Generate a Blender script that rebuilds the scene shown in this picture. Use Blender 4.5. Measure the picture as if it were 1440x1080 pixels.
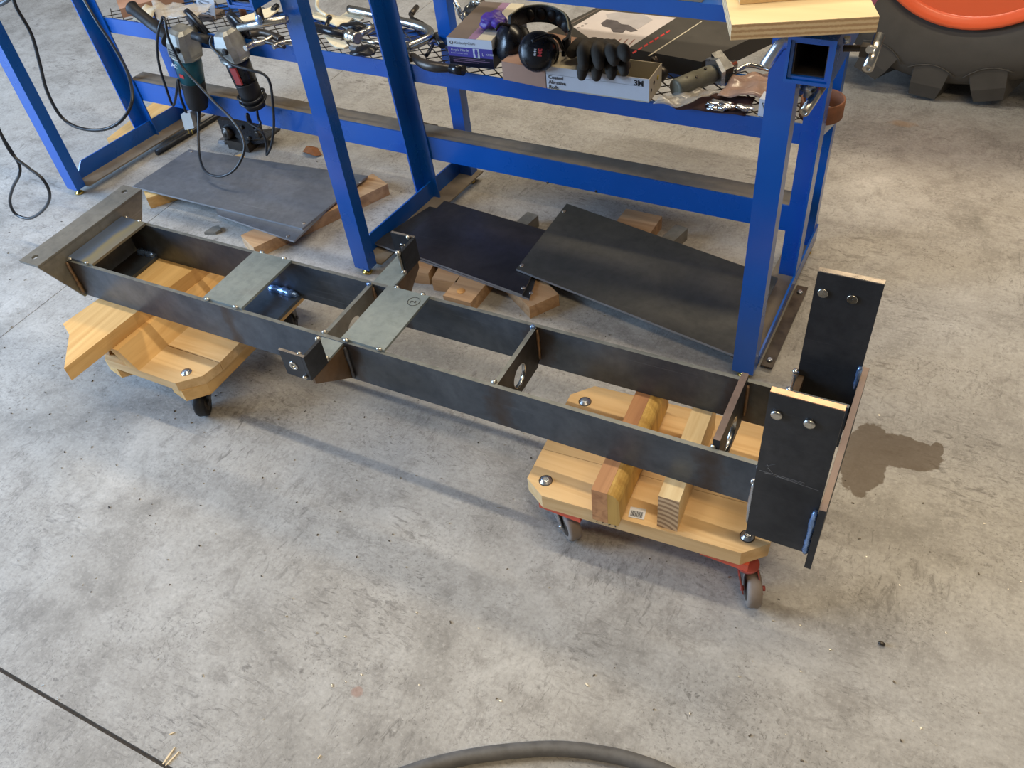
import bpy, bmesh, math, random
from mathutils import Vector, Matrix, noise
for _o in list(bpy.data.objects):
    bpy.data.objects.remove(_o)
SC = bpy.context.scene
COL = SC.collection
PI = math.pi
random.seed(7)

# ------------------------------------------------------------------ camera
CAM = Vector((1.709009, -0.911354, 1.43738))
RX = Vector((0.888823, 0.448306, -0.094947))      # image right
RY = Vector((0.259701, -0.663495, -0.701662))     # image down
RZ = Vector((-0.377556, 0.598996, -0.706155))     # view direction
FPX = 1193.74
cd = bpy.data.cameras.new('camera'); co = bpy.data.objects.new('camera', cd); COL.objects.link(co)
cd.sensor_width = 36.0; cd.lens = FPX * 36.0 / 1440.0; cd.clip_start = 0.02; cd.clip_end = 100
m = Matrix.Identity(4)
for i in range(3):
    m[i][0] = RX[i]; m[i][1] = -RY[i]; m[i][2] = -RZ[i]; m[i][3] = CAM[i]
co.matrix_world = m
SC.camera = co

# ------------------------------------------------------------------ light
SC.view_settings.view_transform = 'Standard'
SC.view_settings.look = 'None'
SC.view_settings.gamma = 1.0
SC.view_settings.use_curve_mapping = False
SC.view_settings.exposure = 0.0
w = bpy.data.worlds.new('workshop_ambient'); SC.world = w; w.use_nodes = True
bgn = w.node_tree.nodes['Background']
bgn.inputs[0].default_value = (1.0, 0.95, 0.88, 1); bgn.inputs[1].default_value = 0.14


def area(name, loc, target, sx, sy, power, color, spread=180):
    l = bpy.data.lights.new(name, 'AREA'); l.shape = 'RECTANGLE'; l.size = sx; l.size_y = sy
    l.energy = power; l.color = color; l.spread = math.radians(spread)
    o = bpy.data.objects.new(name, l); COL.objects.link(o); o.location = loc
    d = (Vector(target) - Vector(loc)).normalized()
    zz = -d; xx = Vector((1, 0, 0)); xx = (xx - zz * xx.dot(zz)).normalized(); yy = zz.cross(xx)
    o.matrix_world = Matrix(((xx.x, yy.x, zz.x, loc[0]), (xx.y, yy.y, zz.y, loc[1]), (xx.z, yy.z, zz.z, loc[2]), (0, 0, 0, 1)))
    return o


# row of tube lights on the ceiling right above the frame, a second row over the tractor, the open door on the left
area('ceiling_tube_light', (0.7, 0.50, 4.2), (0.7, 0.20, 0), 3.4, 0.12, 84, (1.0, 0.89, 0.70))
area('ceiling_tube_light_back', (1.9, 3.2, 4.2), (1.9, 3.0, 0), 3.6, 0.5, 150, (1.0, 0.82, 0.56))
area('ceiling_tube_light_front', (2.9, -1.8, 4.2), (2.7, -1.6, 0), 3.0, 0.4, 74, (1.0, 0.78, 0.50))
area('open_door_daylight', (-3.0, -1.3, 1.5), (0.0, 0.1, 0.2), 2.4, 2.2, 290, (0.46, 0.68, 1.0))


# ------------------------------------------------------------------ helpers: measured points
def ray(px, py):
    return RX * ((px - 720) / FPX) + RY * ((py - 540) / FPX) + RZ


def onz(px, py, z=0.0):
    d = ray(px, py); return CAM + d * ((z - CAM.z) / d.z)


def ony(px, py, y):
    d = ray(px, py); return CAM + d * ((y - CAM.y) / d.y)


def onx(px, py, x):
    d = ray(px, py); return CAM + d * ((x - CAM.x) / d.x)


H = 0.34; HB = 0.238; W = 0.186                   # frame top, frame underside, frame width
YAW = -0.0223
BO = Vector((-0.8144, 0.5641, 0)); BU = Vector((math.cos(YAW), math.sin(YAW), 0)); BV = Vector((-math.sin(YAW), math.cos(YAW), 0))


def bp(s, v, z=0.0):
    return BO + BU * s + BV * v + Vector((0, 0, z))


def tob(p):
    d = p - BO; return (d.dot(BU), d.dot(BV), p.z)


def onv(px, py, v):
    d = ray(px, py); p0 = BO + BV * v; return CAM + d * ((p0 - CAM).dot(BV) / d.dot(BV))


# ------------------------------------------------------------------ materials
def rgb(r, g, b):
    f = lambda c: c / 12.92 if c <= 0.04045 else ((c + 0.055) / 1.055) ** 2.4
    return (f(r / 255), f(g / 255), f(b / 255), 1)


MATS = {}


class NT:
    def __init__(s, name):
        s.m = bpy.data.materials.new(name); s.m.use_nodes = True
        s.t = s.m.node_tree; s.b = s.t.nodes['Principled BSDF']
        s.tc = s.t.nodes.new('ShaderNodeTexCoord')

    def n(s, kind, **kw):
        x = s.t.nodes.new(kind)
        for k, v in kw.items():
            if k.startswith('i_'):
                x.inputs[int(k[2:]) if k[2:].isdigit() else k[2:].replace('_', ' ')].default_value = v
            else:
                setattr(x, k, v)
        return x

    def l(s, a, b):
        s.t.links.new(a, b)

    def map(s, scale=(1, 1, 1), loc=(0, 0, 0), rot=(0, 0, 0)):
        mp = s.n('ShaderNodeMapping'); s.l(s.tc.outputs['Object'], mp.inputs[0])
        mp.inputs['Scale'].default_value = scale; mp.inputs['Location'].default_value = loc; mp.inputs['Rotation'].default_value = rot
        return mp.outputs[0]

    def noise(s, vec, scale, detail=4, rough=0.55, dist=0.0):
        x = s.n('ShaderNodeTexNoise'); s.l(vec, x.inputs['Vector'])
        x.inputs['Scale'].default_value = scale; x.inputs['Detail'].default_value = detail
        x.inputs['Roughness'].default_value = rough; x.inputs['Distortion'].default_value = dist
        return x.outputs[0]

    def ramp(s, fac, stops):
        r = s.n('ShaderNodeValToRGB'); s.l(fac, r.inputs[0])
        e = r.color_ramp.elements
        while len(e) < len(stops):
            e.new(0.5)
        for k, (p, c) in enumerate(stops):
            e[k].position = p; e[k].color = c if len(c) == 4 else (*c, 1)
        return r.outputs[0]

    def mix(s, fac, a, b, mode='MIX'):
        x = s.n('ShaderNodeMix', data_type='RGBA', blend_type=mode)
        if isinstance(fac, (int, float)):
            x.inputs[0].default_value = fac
        else:
            s.l(fac, x.inputs[0])
        for v, i in ((a, 6), (b, 7)):
            if isinstance(v, tuple):
                x.inputs[i].default_value = v
            else:
                s.l(v, x.inputs[i])
        return x.outputs[2]

    def math(s, op, a, b=None):
        x = s.n('ShaderNodeMath', operation=op)
        for v, i in ((a, 0), (b, 1)):
            if v is None:
                continue
            if isinstance(v, (int, float)):
                x.inputs[i].default_value = v
            else:
                s.l(v, x.inputs[i])
        return x.outputs[0]

    def bump(s, h, strength=0.2, dist=0.002):
        b = s.n('ShaderNodeBump'); s.l(h, b.inputs['Height'])
        b.inputs['Strength'].default_value = strength; b.inputs['Distance'].default_value = dist
        s.l(b.outputs[0], s.b.inputs['Normal'])

    def col(s, c):
        if isinstance(c, tuple):
            s.b.inputs['Base Color'].default_value = c
        else:
            s.l(c, s.b.inputs['Base Color'])


def mat(name, color, rough=0.5, metal=0.0, var=0.15, scale=25.0, bump=0.0, rvar=0.1, coat=0.0, stretch=(1, 1, 1)):
    if name in MATS:
        return MATS[name]
    t = NT(name); v = t.map(stretch)
    nz = t.noise(v, scale, 5, 0.6)
    c = Vector(color[:3])
    a = tuple(c * (1 - var)) + (1,); b = tuple(c * (1 + var)) + (1,)
    t.col(t.ramp(nz, [(0.3, a), (0.7, b)]))
    t.l(t.ramp(nz, [(0.3, (max(0, rough - rvar),) * 3), (0.75, (min(1, rough + rvar),) * 3)]), t.b.inputs['Roughness'])
    t.b.inputs['Metallic'].default_value = metal
    if coat:
        t.b.inputs['Coat Weight'].default_value = coat; t.b.inputs['Coat Roughness'].default_value = 0.15
    if bump:
        t.bump(nz, bump, 0.001)
    MATS[name] = t.m
    return t.m


def wood(name, c0, c1, axis=0, knots=True, sc=1.0):
    if name in MATS:
        return MATS[name]
    t = NT(name)
    s = [46 * sc, 46 * sc, 46 * sc]; s[axis] = 2.2 * sc
    nz = t.noise(t.map(tuple(s)), 1.0, 4, 0.6, 0.6)
    s2 = [11 * sc, 11 * sc, 11 * sc]; s2[axis] = 1.1 * sc
    big = t.noise(t.map(tuple(s2), (3, 1, 2)), 1.0, 3, 0.5, 1.2)
    base = t.ramp(nz, [(0.25, c1), (0.55, c0), (0.8, tuple(min(1, x * 1.1) for x in c0[:3]))])
    c = t.mix(t.ramp(big, [(0.35, (0.55, 0.55, 0.55)), (0.65, (0, 0, 0))]), base, c1)
    if knots:
        s3 = [9, 9, 9]; s3[axis] = 4
        vo = t.n('ShaderNodeTexVoronoi'); t.l(t.map(tuple(s3)), vo.inputs['Vector']); vo.inputs['Scale'].default_value = 1.0
        c = t.mix(t.ramp(vo.outputs['Distance'], [(0.0, (0.8, 0.8, 0.8)), (0.1, (0.35, 0.35, 0.35)), (0.17, (0, 0, 0))]), c, rgb(110, 70, 35))
    t.col(c); t.b.inputs['Roughness'].default_value = 0.62
    t.bump(nz, 0.15, 0.001)
    MATS[name] = t.m
    return t.m


def millscale(name, base, hi, heat=0.0, rough=0.42, metal=0.55, axis=0, marks=()):
    """hot rolled bar: dark scale with cloudy blue and grey patches, faint scratches"""
    if name in MATS:
        return MATS[name]
    t = NT(name)
    n1 = t.noise(t.map((1, 1, 1)), 9, 5, 0.6, 0.4)
    n2 = t.noise(t.map((1, 1, 1), (5, 2, 1)), 55, 4, 0.65)
    s = [160, 160, 160]; s[axis] = 3
    n3 = t.noise(t.map(tuple(s)), 1.0, 2)
    c = t.ramp(n1, [(0.3, base), (0.72, hi)])
    c = t.mix(t.ramp(n2, [(0.45, (0, 0, 0)), (0.75, (0.35, 0.35, 0.35))]), c, tuple(x * 0.55 for x in base[:3]) + (1,))
    c = t.mix(t.ramp(n3, [(0.66, (0, 0, 0)), (0.8, (0.18, 0.18, 0.18))]), c, tuple(min(1, x * 2.2 + 0.03) for x in hi[:3]) + (1,))
    if heat:
        n4 = t.noise(t.map((1, 1, 1), (9, 3, 4)), 6, 2)
        c = t.mix(t.ramp(n4, [(0.55, (0, 0, 0)), (0.75, (heat,) * 3)]), c, rgb(120, 82, 45))
    if marks:       # brown and black heat marks where the cross plates are welded on
        sep = t.n('ShaderNodeSeparateXYZ'); t.l(t.map(), sep.inputs[0])
        nm = t.noise(t.map(loc=(2, 6, 4)), 26, 3, 0.6)
        for cx, wd in marks:
            d = t.math('DIVIDE', t.math('ABSOLUTE', t.math('SUBTRACT', sep.outputs[0], cx)), wd)
            d = t.math('ADD', d, t.math('MULTIPLY', t.math('SUBTRACT', nm, 0.5), 2.2))
            c = t.mix(t.ramp(d, [(0.0, (0.75,) * 3), (0.55, (0.45,) * 3), (1.0, (0, 0, 0))]), c, rgb(70, 56, 46))
    t.col(c)
    t.l(t.ramp(n1, [(0.3, (rough + 0.1,) * 3), (0.7, (rough - 0.08,) * 3)]), t.b.inputs['Roughness'])
    t.b.inputs['Metallic'].default_value = metal
    t.bump(n2, 0.06, 0.001)
    MATS[name] = t.m
    return t.m


M_RAIL = millscale('mill_scale_steel', rgb(66, 74, 84), rgb(98, 106, 116), rough=0.37, marks=((-0.02, 0.03), (0.775, 0.022), (1.10, 0.035), (1.50, 0.03), (0.445, 0.02)))
M_PLATE = millscale('dark_plate_steel', rgb(44, 46, 50), rgb(70, 72, 76), rough=0.5)
M_SHEET = millscale('grey_sheet_steel', rgb(96, 98, 102), rgb(124, 126, 130), rough=0.55, metal=0.3)
M_SHEETB = millscale('black_sheet_steel', rgb(44, 43, 48), rgb(66, 64, 68), rough=0.36, metal=0.45)
M_SHEETC = millscale('olive_sheet_steel', rgb(72, 72, 68), rgb(94, 92, 86), rough=0.5, metal=0.35)
M_STRAP = millscale('cleaned_strap_steel', rgb(128, 138, 138), rgb(164, 172, 168), heat=0.35, rough=0.45, metal=0.45, axis=1)
M_ANGLE = millscale('brown_grey_angle_steel', rgb(112, 110, 104), rgb(148, 145, 136), heat=0.35, rough=0.48, metal=0.4, axis=1)
M_HEAT = millscale('heat_tinted_steel', rgb(86, 70, 54), rgb(128, 104, 80), heat=0.7, rough=0.45, metal=0.4)
M_DULLRED = mat('dull_pink_red_steel', rgb(168, 84, 78), 0.5, 0.2, 0.15, 40)
M_RTOP = mat('worn_bar_edge', rgb(124, 126, 122), 0.45, 0.4, 0.2, 50)
M_SEDGE = mat('bright_sheet_edge', rgb(140, 142, 146), 0.45, 0.4, 0.15, 50)
M_EDGE = mat('sheared_bright_edge', rgb(190, 178, 165), 0.32, 0.8, 0.15, 60)
M_COPPER = mat('sawn_orange_edge', rgb(200, 160, 130), 0.4, 0.6, 0.1, 60)
M_BRNEDGE = mat('brown_edge_steel', rgb(122, 106, 100), 0.5, 0.4, 0.15, 40)
M_WELD = mat('blue_weld_bead', rgb(128, 158, 205), 0.28, 0.75, 0.35, 120, 0.4)
M_TACK = mat('bright_tack_weld', rgb(190, 186, 176), 0.34, 0.85, 0.2, 120, 0.3)
M_BWELD = mat('brown_weld_bead', rgb(120, 96, 74), 0.45, 0.5, 0.3, 120, 0.4)
M_BLUE = mat('blue_enamel', rgb(8, 82, 166), 0.30, 0.0, 0.06, 6, 0.03, 0.06, coat=0.3)
M_DUST = mat('dusty_steel_flange', rgb(128, 118, 104), 0.75, 0.1, 0.15, 30)
M_BRASS = mat('zinc_yellow', rgb(205, 175, 90), 0.25, 0.9, 0.1, 30)
M_CHROME = mat('chrome_steel', rgb(196, 194, 188), 0.26, 1.0, 0.05, 20)
M_ZINC = mat('zinc_plated', rgb(190, 195, 202), 0.3, 0.9, 0.1, 40)
M_DARKST = mat('dark_tool_steel', rgb(78, 72, 66), 0.4, 0.7, 0.2, 50)
M_BLACK = mat('black_rubber', rgb(24, 24, 26), 0.55, 0.0, 0.2, 60)
M_CORD = mat('black_cord', rgb(30, 32, 36), 0.38, 0.0, 0.1, 60)
M_BLKPL = mat('black_plastic', rgb(22, 24, 30), 0.3, 0.0, 0.1, 40)
M_TEAL = mat('teal_plastic', rgb(18, 92, 104), 0.4, 0.0, 0.1, 40)
M_CAST = mat('cast_aluminium', rgb(158, 158, 152), 0.42, 0.5, 0.2, 40, 0.1)
M_RED = mat('dull_red_plastic', rgb(150, 42, 40), 0.45, 0.0, 0.1, 40)
M_WHITE = mat('white_card', rgb(214, 218, 226), 0.6, 0.0, 0.04, 20)
M_CREAM = mat('cream_card', rgb(206, 196, 172), 0.65, 0.0, 0.06, 20)
M_PURPLE = mat('purple_print', rgb(82, 72, 160), 0.55, 0.0, 0.04, 20)
M_LILAC = mat('lilac_print', rgb(150, 118, 150), 0.55, 0.0, 0.06, 20)
M_NAVY = mat('navy_print', rgb(26, 24, 48), 0.5, 0.0, 0.05, 20)
M_GREYPR = mat('grey_print', rgb(112, 100, 92), 0.6, 0.0, 0.12, 14)
M_INK = mat('black_ink', rgb(30, 30, 34), 0.6, 0.0, 0.02, 20)
M_INKW = mat('white_ink', rgb(225, 225, 228), 0.6, 0.0, 0.02, 20)
M_INKR = mat('red_ink', rgb(205, 50, 48), 0.6, 0.0, 0.05, 20)
M_KRAFT = mat('kraft_cardboard', rgb(176, 138, 116), 0.75, 0.0, 0.06, 20)
M_ORANGE = mat('orange_wheel_paint', rgb(255, 108, 60), 0.3, 0.0, 0.05, 5, coat=0.4)
M_ORANGE2 = mat('orange_painted_wood', rgb(214, 92, 66), 0.55, 0.0, 0.1, 30)
M_TYRE = mat('tractor_tyre_rubber', rgb(84, 80, 74), 0.7, 0.0, 0.16, 12, 0.1)
M_NITR = mat('violet_nitrile', rgb(78, 52, 158), 0.45, 0.0, 0.15, 40)
M_GLOVE = mat('dark_work_glove', rgb(58, 52, 44), 0.85, 0.0, 0.25, 70, 0.5)
M_RUST = mat('rusty_ring', rgb(134, 88, 62), 0.8, 0.1, 0.25, 60, 0.4)
M_FOIL = mat('crumpled_foil', rgb(215, 215, 215), 0.22, 0.95, 0.1, 60, 0.6)
M_WHEEL = mat('grey_caster_rubber', rgb(134, 122, 112), 0.65, 0.0, 0.1, 40)
M_GUNGR = mat('grey_tool_body', rgb(122, 120, 104), 0.55, 0.2, 0.15, 40)
M_GLARE = mat('painted_chrome_glare', rgb(244, 232, 200), 0.3, 0.0, 0.05, 20)  # non-metallic cream colour paints the bright reflection seen on chrome
M_LEAF = mat('dry_leaf', rgb(124, 78, 44), 0.8, 0.0, 0.25, 60)
M_STRAW = mat('pale_splinter', rgb(228, 205, 165), 0.7, 0.0, 0.1, 60)
M_PIPE = mat('black_iron_pipe', rgb(44, 46, 50), 0.45, 0.5, 0.15, 40)
W_DECKX = wood('pine_deck_x', rgb(230, 196, 144), rgb(206, 164, 108), 0)
W_DECKY = wood('pine_deck_y', rgb(232, 192, 128), rgb(206, 158, 92), 1)
W_PALEY = wood('pale_pine_y', rgb(236, 210, 160), rgb(206, 170, 116), 1, False)
W_REDY = wood('reddish_fir_y', rgb(206, 152, 104), rgb(160, 108, 72), 1, False)
W_SPLIT = wood('split_yellow_fir', rgb(222, 182, 100), rgb(176, 132, 66), 2, False)
W_TAN = wood('weathered_fir', rgb(196, 160, 120), rgb(152, 116, 82), 0, True)
W_PLY = wood('plywood_face', rgb(238, 216, 168), rgb(224, 196, 146), 0, False, 0.4)


def ply_edge():
    t = NT('plywood_edge')
    wv = t.n('ShaderNodeTexWave', wave_type='BANDS', bands_direction='Z'); t.l(t.map(), wv.inputs['Vector'])
    wv.inputs['Scale'].default_value = 38; wv.inputs['Distortion'].default_value = 1.2; wv.inputs['Detail Scale'].default_value = 6
    t.col(t.ramp(wv.outputs[0], [(0.15, rgb(190, 156, 116)), (0.45, rgb(216, 186, 142)), (0.8, rgb(226, 200, 158))]))
    t.b.inputs['Roughness'].default_value = 0.7
    return t.m


M_PLYE = ply_edge()


def end_grain():
    t = NT('end_grain_rings')
    mp = t.n('ShaderNodeMapping'); t.l(t.tc.outputs['Object'], mp.inputs[0])
    mp.inputs['Location'].default_value = (-1.43, 0, -0.128)
    wv = t.n('ShaderNodeTexWave', wave_type='RINGS', rings_direction='Y'); t.l(mp.outputs[0], wv.inputs['Vector'])
    wv.inputs['Scale'].default_value = 26; wv.inputs['Distortion'].default_value = 0.8
    t.col(t.ramp(wv.outputs[0], [(0.2, rgb(160, 128, 96)), (0.7, rgb(214, 184, 146))]))
    t.b.inputs['Roughness'].default_value = 0.75
    return t.m


M_ENDG = end_grain()


def glassy_plastic():
    t = NT('clear_plastic_bag')
    t.b.inputs['Base Color'].default_value = rgb(215, 208, 196)
    t.b.inputs['Roughness'].default_value = 0.22
    t.b.inputs['Alpha'].default_value = 0.45
    t.bump(t.noise(t.map(), 40, 4), 0.5, 0.004)
    return t.m


M_BAG = glassy_plastic()


# ------------------------------------------------------------------ helpers: meshes
def new_obj(name, bm, material, parent=None, smooth=False, kind=None):
    bmesh.ops.recalc_face_normals(bm, faces=bm.faces)
    me = bpy.data.meshes.new(name); bm.to_mesh(me); bm.free()
    for mm in (material if isinstance(material, (list, tuple)) else [material]):
        me.materials.append(mm)
    if smooth:
        for p in me.polygons:
            p.use_smooth = True
    o = bpy.data.objects.new(name, me); COL.objects.link(o)
    if parent is not None:
        put(o, parent)
    if kind:
        o['kind'] = kind
    return o


def put(o, parent):
    o.parent = parent
    # meshes are built in world coordinates, so only an Empty parent shifts them
    o.matrix_parent_inverse = Matrix.Translation(-parent.location) if parent.parent is None else Matrix.Identity(4)
    return o


def thing(name, label, cat, loc, group=None):
    o = bpy.data.objects.new(name, None); COL.objects.link(o); o.location = loc; o.empty_display_size = 0.05
    return tag(o, label, cat, group)


def tag(o, label, cat, group=None):
    o['label'] = label; o['category'] = cat
    if group:
        o['group'] = group
    return o


def BM():
    return bmesh.new()


def extr(bm, pts, vec, mi=0, cap_mi=None):
    """polygon (3D points) extruded along vec"""
    vec = Vector(vec)
    a = [bm.verts.new(p) for p in pts]; b = [bm.verts.new(Vector(p) + vec) for p in pts]
    n = len(pts); fs = [bm.faces.new(a[::-1]), bm.faces.new(b)]
    for f in fs:
        f.material_index = mi if cap_mi is None else cap_mi
    for i in range(n):
        f = bm.faces.new((a[i], a[(i + 1) % n], b[(i + 1) % n], b[i])); f.material_index = mi
        fs.append(f)
    return fs


def box(bm, x0, x1, y0, y1, z0, z1, mi=0):
    return extr(bm, [(x0, y0, z0), (x1, y0, z0), (x1, y1, z0), (x0, y1, z0)], (0, 0, z1 - z0), mi)


def bbox(bm, s0, s1, v0, v1, z0, z1, mi=0):
    return extr(bm, [bp(s0, v0, z0), bp(s1, v0, z0), bp(s1, v1, z0), bp(s0, v1, z0)], (0, 0, z1 - z0), mi)


def bevel(bm, w=0.002, seg=2, ang=30):
    es = [e for e in bm.edges if len(e.link_faces) == 2 and e.calc_face_angle(0) > math.radians(ang)]
    bmesh.ops.bevel(bm, geom=es, offset=w, segments=seg, affect='EDGES', profile=0.5, clamp_overlap=True)
    return bm


def frame_of(d):
    d = d.normalized(); u = Vector((0, 0, 1)) if abs(d.z) < 0.9 else Vector((1, 0, 0))
    a = d.cross(u).normalized(); return a, d.cross(a).normalized()


def cyl(bm, p, q, r0, r1=None, seg=20, mi=0, cap=True, cap_mi=None):
    p = Vector(p); q = Vector(q); r1 = r0 if r1 is None else r1
    a, b = frame_of(q - p)
    v0 = [bm.verts.new(p + (a * math.cos(2 * PI * i / seg) + b * math.sin(2 * PI * i / seg)) * r0) for i in range(seg)]
    v1 = [bm.verts.new(q + (a * math.cos(2 * PI * i / seg) + b * math.sin(2 * PI * i / seg)) * r1) for i in range(seg)]
    for i in range(seg):
        f = bm.faces.new((v0[i], v0[(i + 1) % seg], v1[(i + 1) % seg], v1[i])); f.material_index = mi; f.smooth = True
    if cap:
        for vs in (v0[::-1], v1):
            f = bm.faces.new(vs); f.material_index = mi if cap_mi is None else cap_mi


def pipe(bm, p, q, r, ri, seg=20, mi=0):
    """hollow tube"""
    p = Vector(p); q = Vector(q); a, b = frame_of(q - p)
    rings = []
    for c, rr in ((p, r), (q, r), (q, ri), (p, ri)):
        rings.append([bm.verts.new(c + (a * math.cos(2 * PI * i / seg) + b * math.sin(2 * PI * i / seg)) * rr) for i in range(seg)])
    for k in range(4):
        A, B = rings[k], rings[(k + 1) % 4]
        for i in range(seg):
            f = bm.faces.new((A[i], A[(i + 1) % seg], B[(i + 1) % seg], B[i])); f.material_index = mi; f.smooth = (k in (0, 2))


def lathe(bm, c, axis, prof, seg=32, mi=0, closed=False):
    """prof: (radius, distance along axis)"""
    c = Vector(c); d = Vector(axis).normalized(); a, b = frame_of(d)
    rings = []
    for r, h in prof:
        rings.append([bm.verts.new(c + d * h + (a * math.cos(2 * PI * i / seg) + b * math.sin(2 * PI * i / seg)) * max(r, 1e-5)) for i in range(seg)])
    n = len(prof)
    for k in range(n if closed else n - 1):
        A, B = rings[k], rings[(k + 1) % n]
        for i in range(seg):
            f = bm.faces.new((A[i], A[(i + 1) % seg], B[(i + 1) % seg], B[i])); f.smooth = True; f.material_index = mi
    if not closed:
        for rr in (rings[0][::-1], rings[-1]):
            f = bm.faces.new(rr); f.material_index = mi


def spline(pts, n=8):
    pts = [Vector(p) for p in pts]; out = []
    P = [pts[0] * 2 - pts[1]] + pts + [pts[-1] * 2 - pts[-2]]
    for i in range(1, len(P) - 2):
        a, b, c, d = P[i - 1], P[i], P[i + 1], P[i + 2]
        for k in range(n):
            t = k / n
            out.append(0.5 * ((2 * b) + (c - a) * t + (2 * a - 5 * b + 4 * c - d) * t * t + (3 * b - a - 3 * c + d) * t ** 3))
    out.append(pts[-1]); return out


def sweep(bm, path, r, seg=10, mi=0):
    path = [Vector(p) for p in path]
    rr = r if isinstance(r, (list, tuple)) else [r] * len(path)
    d = (path[1] - path[0]).normalized(); a, b = frame_of(d); rings = []
    for i, p in enumerate(path):
        t = (path[min(i + 1, len(path) - 1)] - path[max(i - 1, 0)]).normalized()
        a = (a - t * a.dot(t)).normalized(); b = t.cross(a)
        rings.append([bm.verts.new(p + (a * math.cos(2 * PI * k / seg) + b * math.sin(2 * PI * k / seg)) * rr[i]) for k in range(seg)])
    for A, B in zip(rings, rings[1:]):
        for k in range(seg):
            f = bm.faces.new((A[k], A[(k + 1) % seg], B[(k + 1) % seg], B[k])); f.smooth = True; f.material_index = mi
    for R_ in (rings[0][::-1], rings[-1]):
        f = bm.faces.new(R_); f.material_index = mi


def blob(bm, c, r, sx=1, sy=1, sz=1, amp=0.15, fr=30, sub=2, mi=0, rot=None):
    """lumpy ball"""
    res = bmesh.ops.create_icosphere(bm, subdivisions=sub, radius=r)
    c = Vector(c)
    for v in res['verts']:
        k = 1 + amp * noise.noise(v.co * fr + c * 37)
        p = Vector((v.co.x * sx, v.co.y * sy, v.co.z * sz)) * k
        if rot:
            p = rot @ p
        v.co = c + p
    for v in res['verts']:
        for f in v.link_faces:
            f.smooth = True; f.material_index = mi


def bead(bm, p, q, r=0.005, n=9):
    """lumpy weld bead between two points"""
    p = Vector(p); q = Vector(q)
    path = [p.lerp(q, i / (n - 1)) for i in range(n)]
    d = (q - p).normalized(); a, b = frame_of(d)
    path = [x + a * r * 0.25 * noise.noise(x * 90) for x in path]
    sweep(bm, path, [r * (0.5 if i in (0, n - 1) else 0.85 + 0.35 * noise.noise(x * 140)) for i, x in enumerate(path)], 8)


def holed(bm, outer, holes, thick, o, ux, uy, uz, mi=0):
    """flat plate with holes: outline in (a,b) of the ux,uy plane at o, extruded along uz"""
    o = Vector(o); ux = Vector(ux); uy = Vector(uy); uz = Vector(uz)
    loops = [outer] + [[(cx + r * math.cos(2 * PI * i / 20), cy + r * math.sin(2 * PI * i / 20)) for i in range(20)] for cx, cy, r in holes]
    tmp = bmesh.new(); es = []
    for lp in loops:
        vs = [tmp.verts.new(o + ux * a + uy * b) for a, b in lp]
        es += [tmp.edges.new((vs[i], vs[(i + 1) % len(vs)])) for i in range(len(vs))]
    bmesh.ops.triangle_fill(tmp, edges=es, use_beauty=True)
    r = bmesh.ops.extrude_face_region(tmp, geom=list(tmp.faces))
    for v in [g for g in r['geom'] if isinstance(g, bmesh.types.BMVert)]:
        v.co += uz * thick
    me = bpy.data.meshes.new('tmp'); tmp.to_mesh(me); tmp.free()
    n0 = len(bm.faces); bm.from_mesh(me); bpy.data.meshes.remove(me)
    bm.faces.ensure_lookup_table()
    for f in bm.faces[n0:]:
        f.material_index = mi


def lettering(body, size, o, ux, uy, material, parent, name='lettering', ext=0.0004, align='LEFT', shear=0.0, bold=0.0):
    cu = bpy.data.curves.new('txt', 'FONT'); cu.body = body; cu.size = size; cu.align_x = align; cu.extrude = 0.0
    cu.shear = shear; cu.offset = bold; cu.resolution_u = 3
    t = bpy.data.objects.new('txt', cu); COL.objects.link(t)
    dg = bpy.context.evaluated_depsgraph_get()
    me = bpy.data.meshes.new_from_object(t.evaluated_get(dg)); bpy.data.objects.remove(t)
    ux = Vector(ux).normalized(); uy = Vector(uy).normalized(); uz = ux.cross(uy)
    for v in me.vertices:
        v.co = Vector(o) + ux * v.co.x + uy * v.co.y + uz * ext
    me.name = name; me.materials.clear(); me.materials.append(material)
    ob = bpy.data.objects.new(name, me); COL.objects.link(ob)
    if parent is not None:
        put(ob, parent)
    return ob


def remesh(o, voxel, smooth=6):
    md = o.modifiers.new('remesh', 'REMESH'); md.mode = 'VOXEL'; md.voxel_size = voxel; md.use_smooth_shade = True
    s = o.modifiers.new('smooth', 'SMOOTH'); s.factor = 0.5; s.iterations = smooth
    return o


def facemat(bm, test, mi=1):
    bmesh.ops.recalc_face_normals(bm, faces=bm.faces); bm.normal_update()
    for f in bm.faces:
        if test(f.normal):
            f.material_index = mi
    return bm


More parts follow.
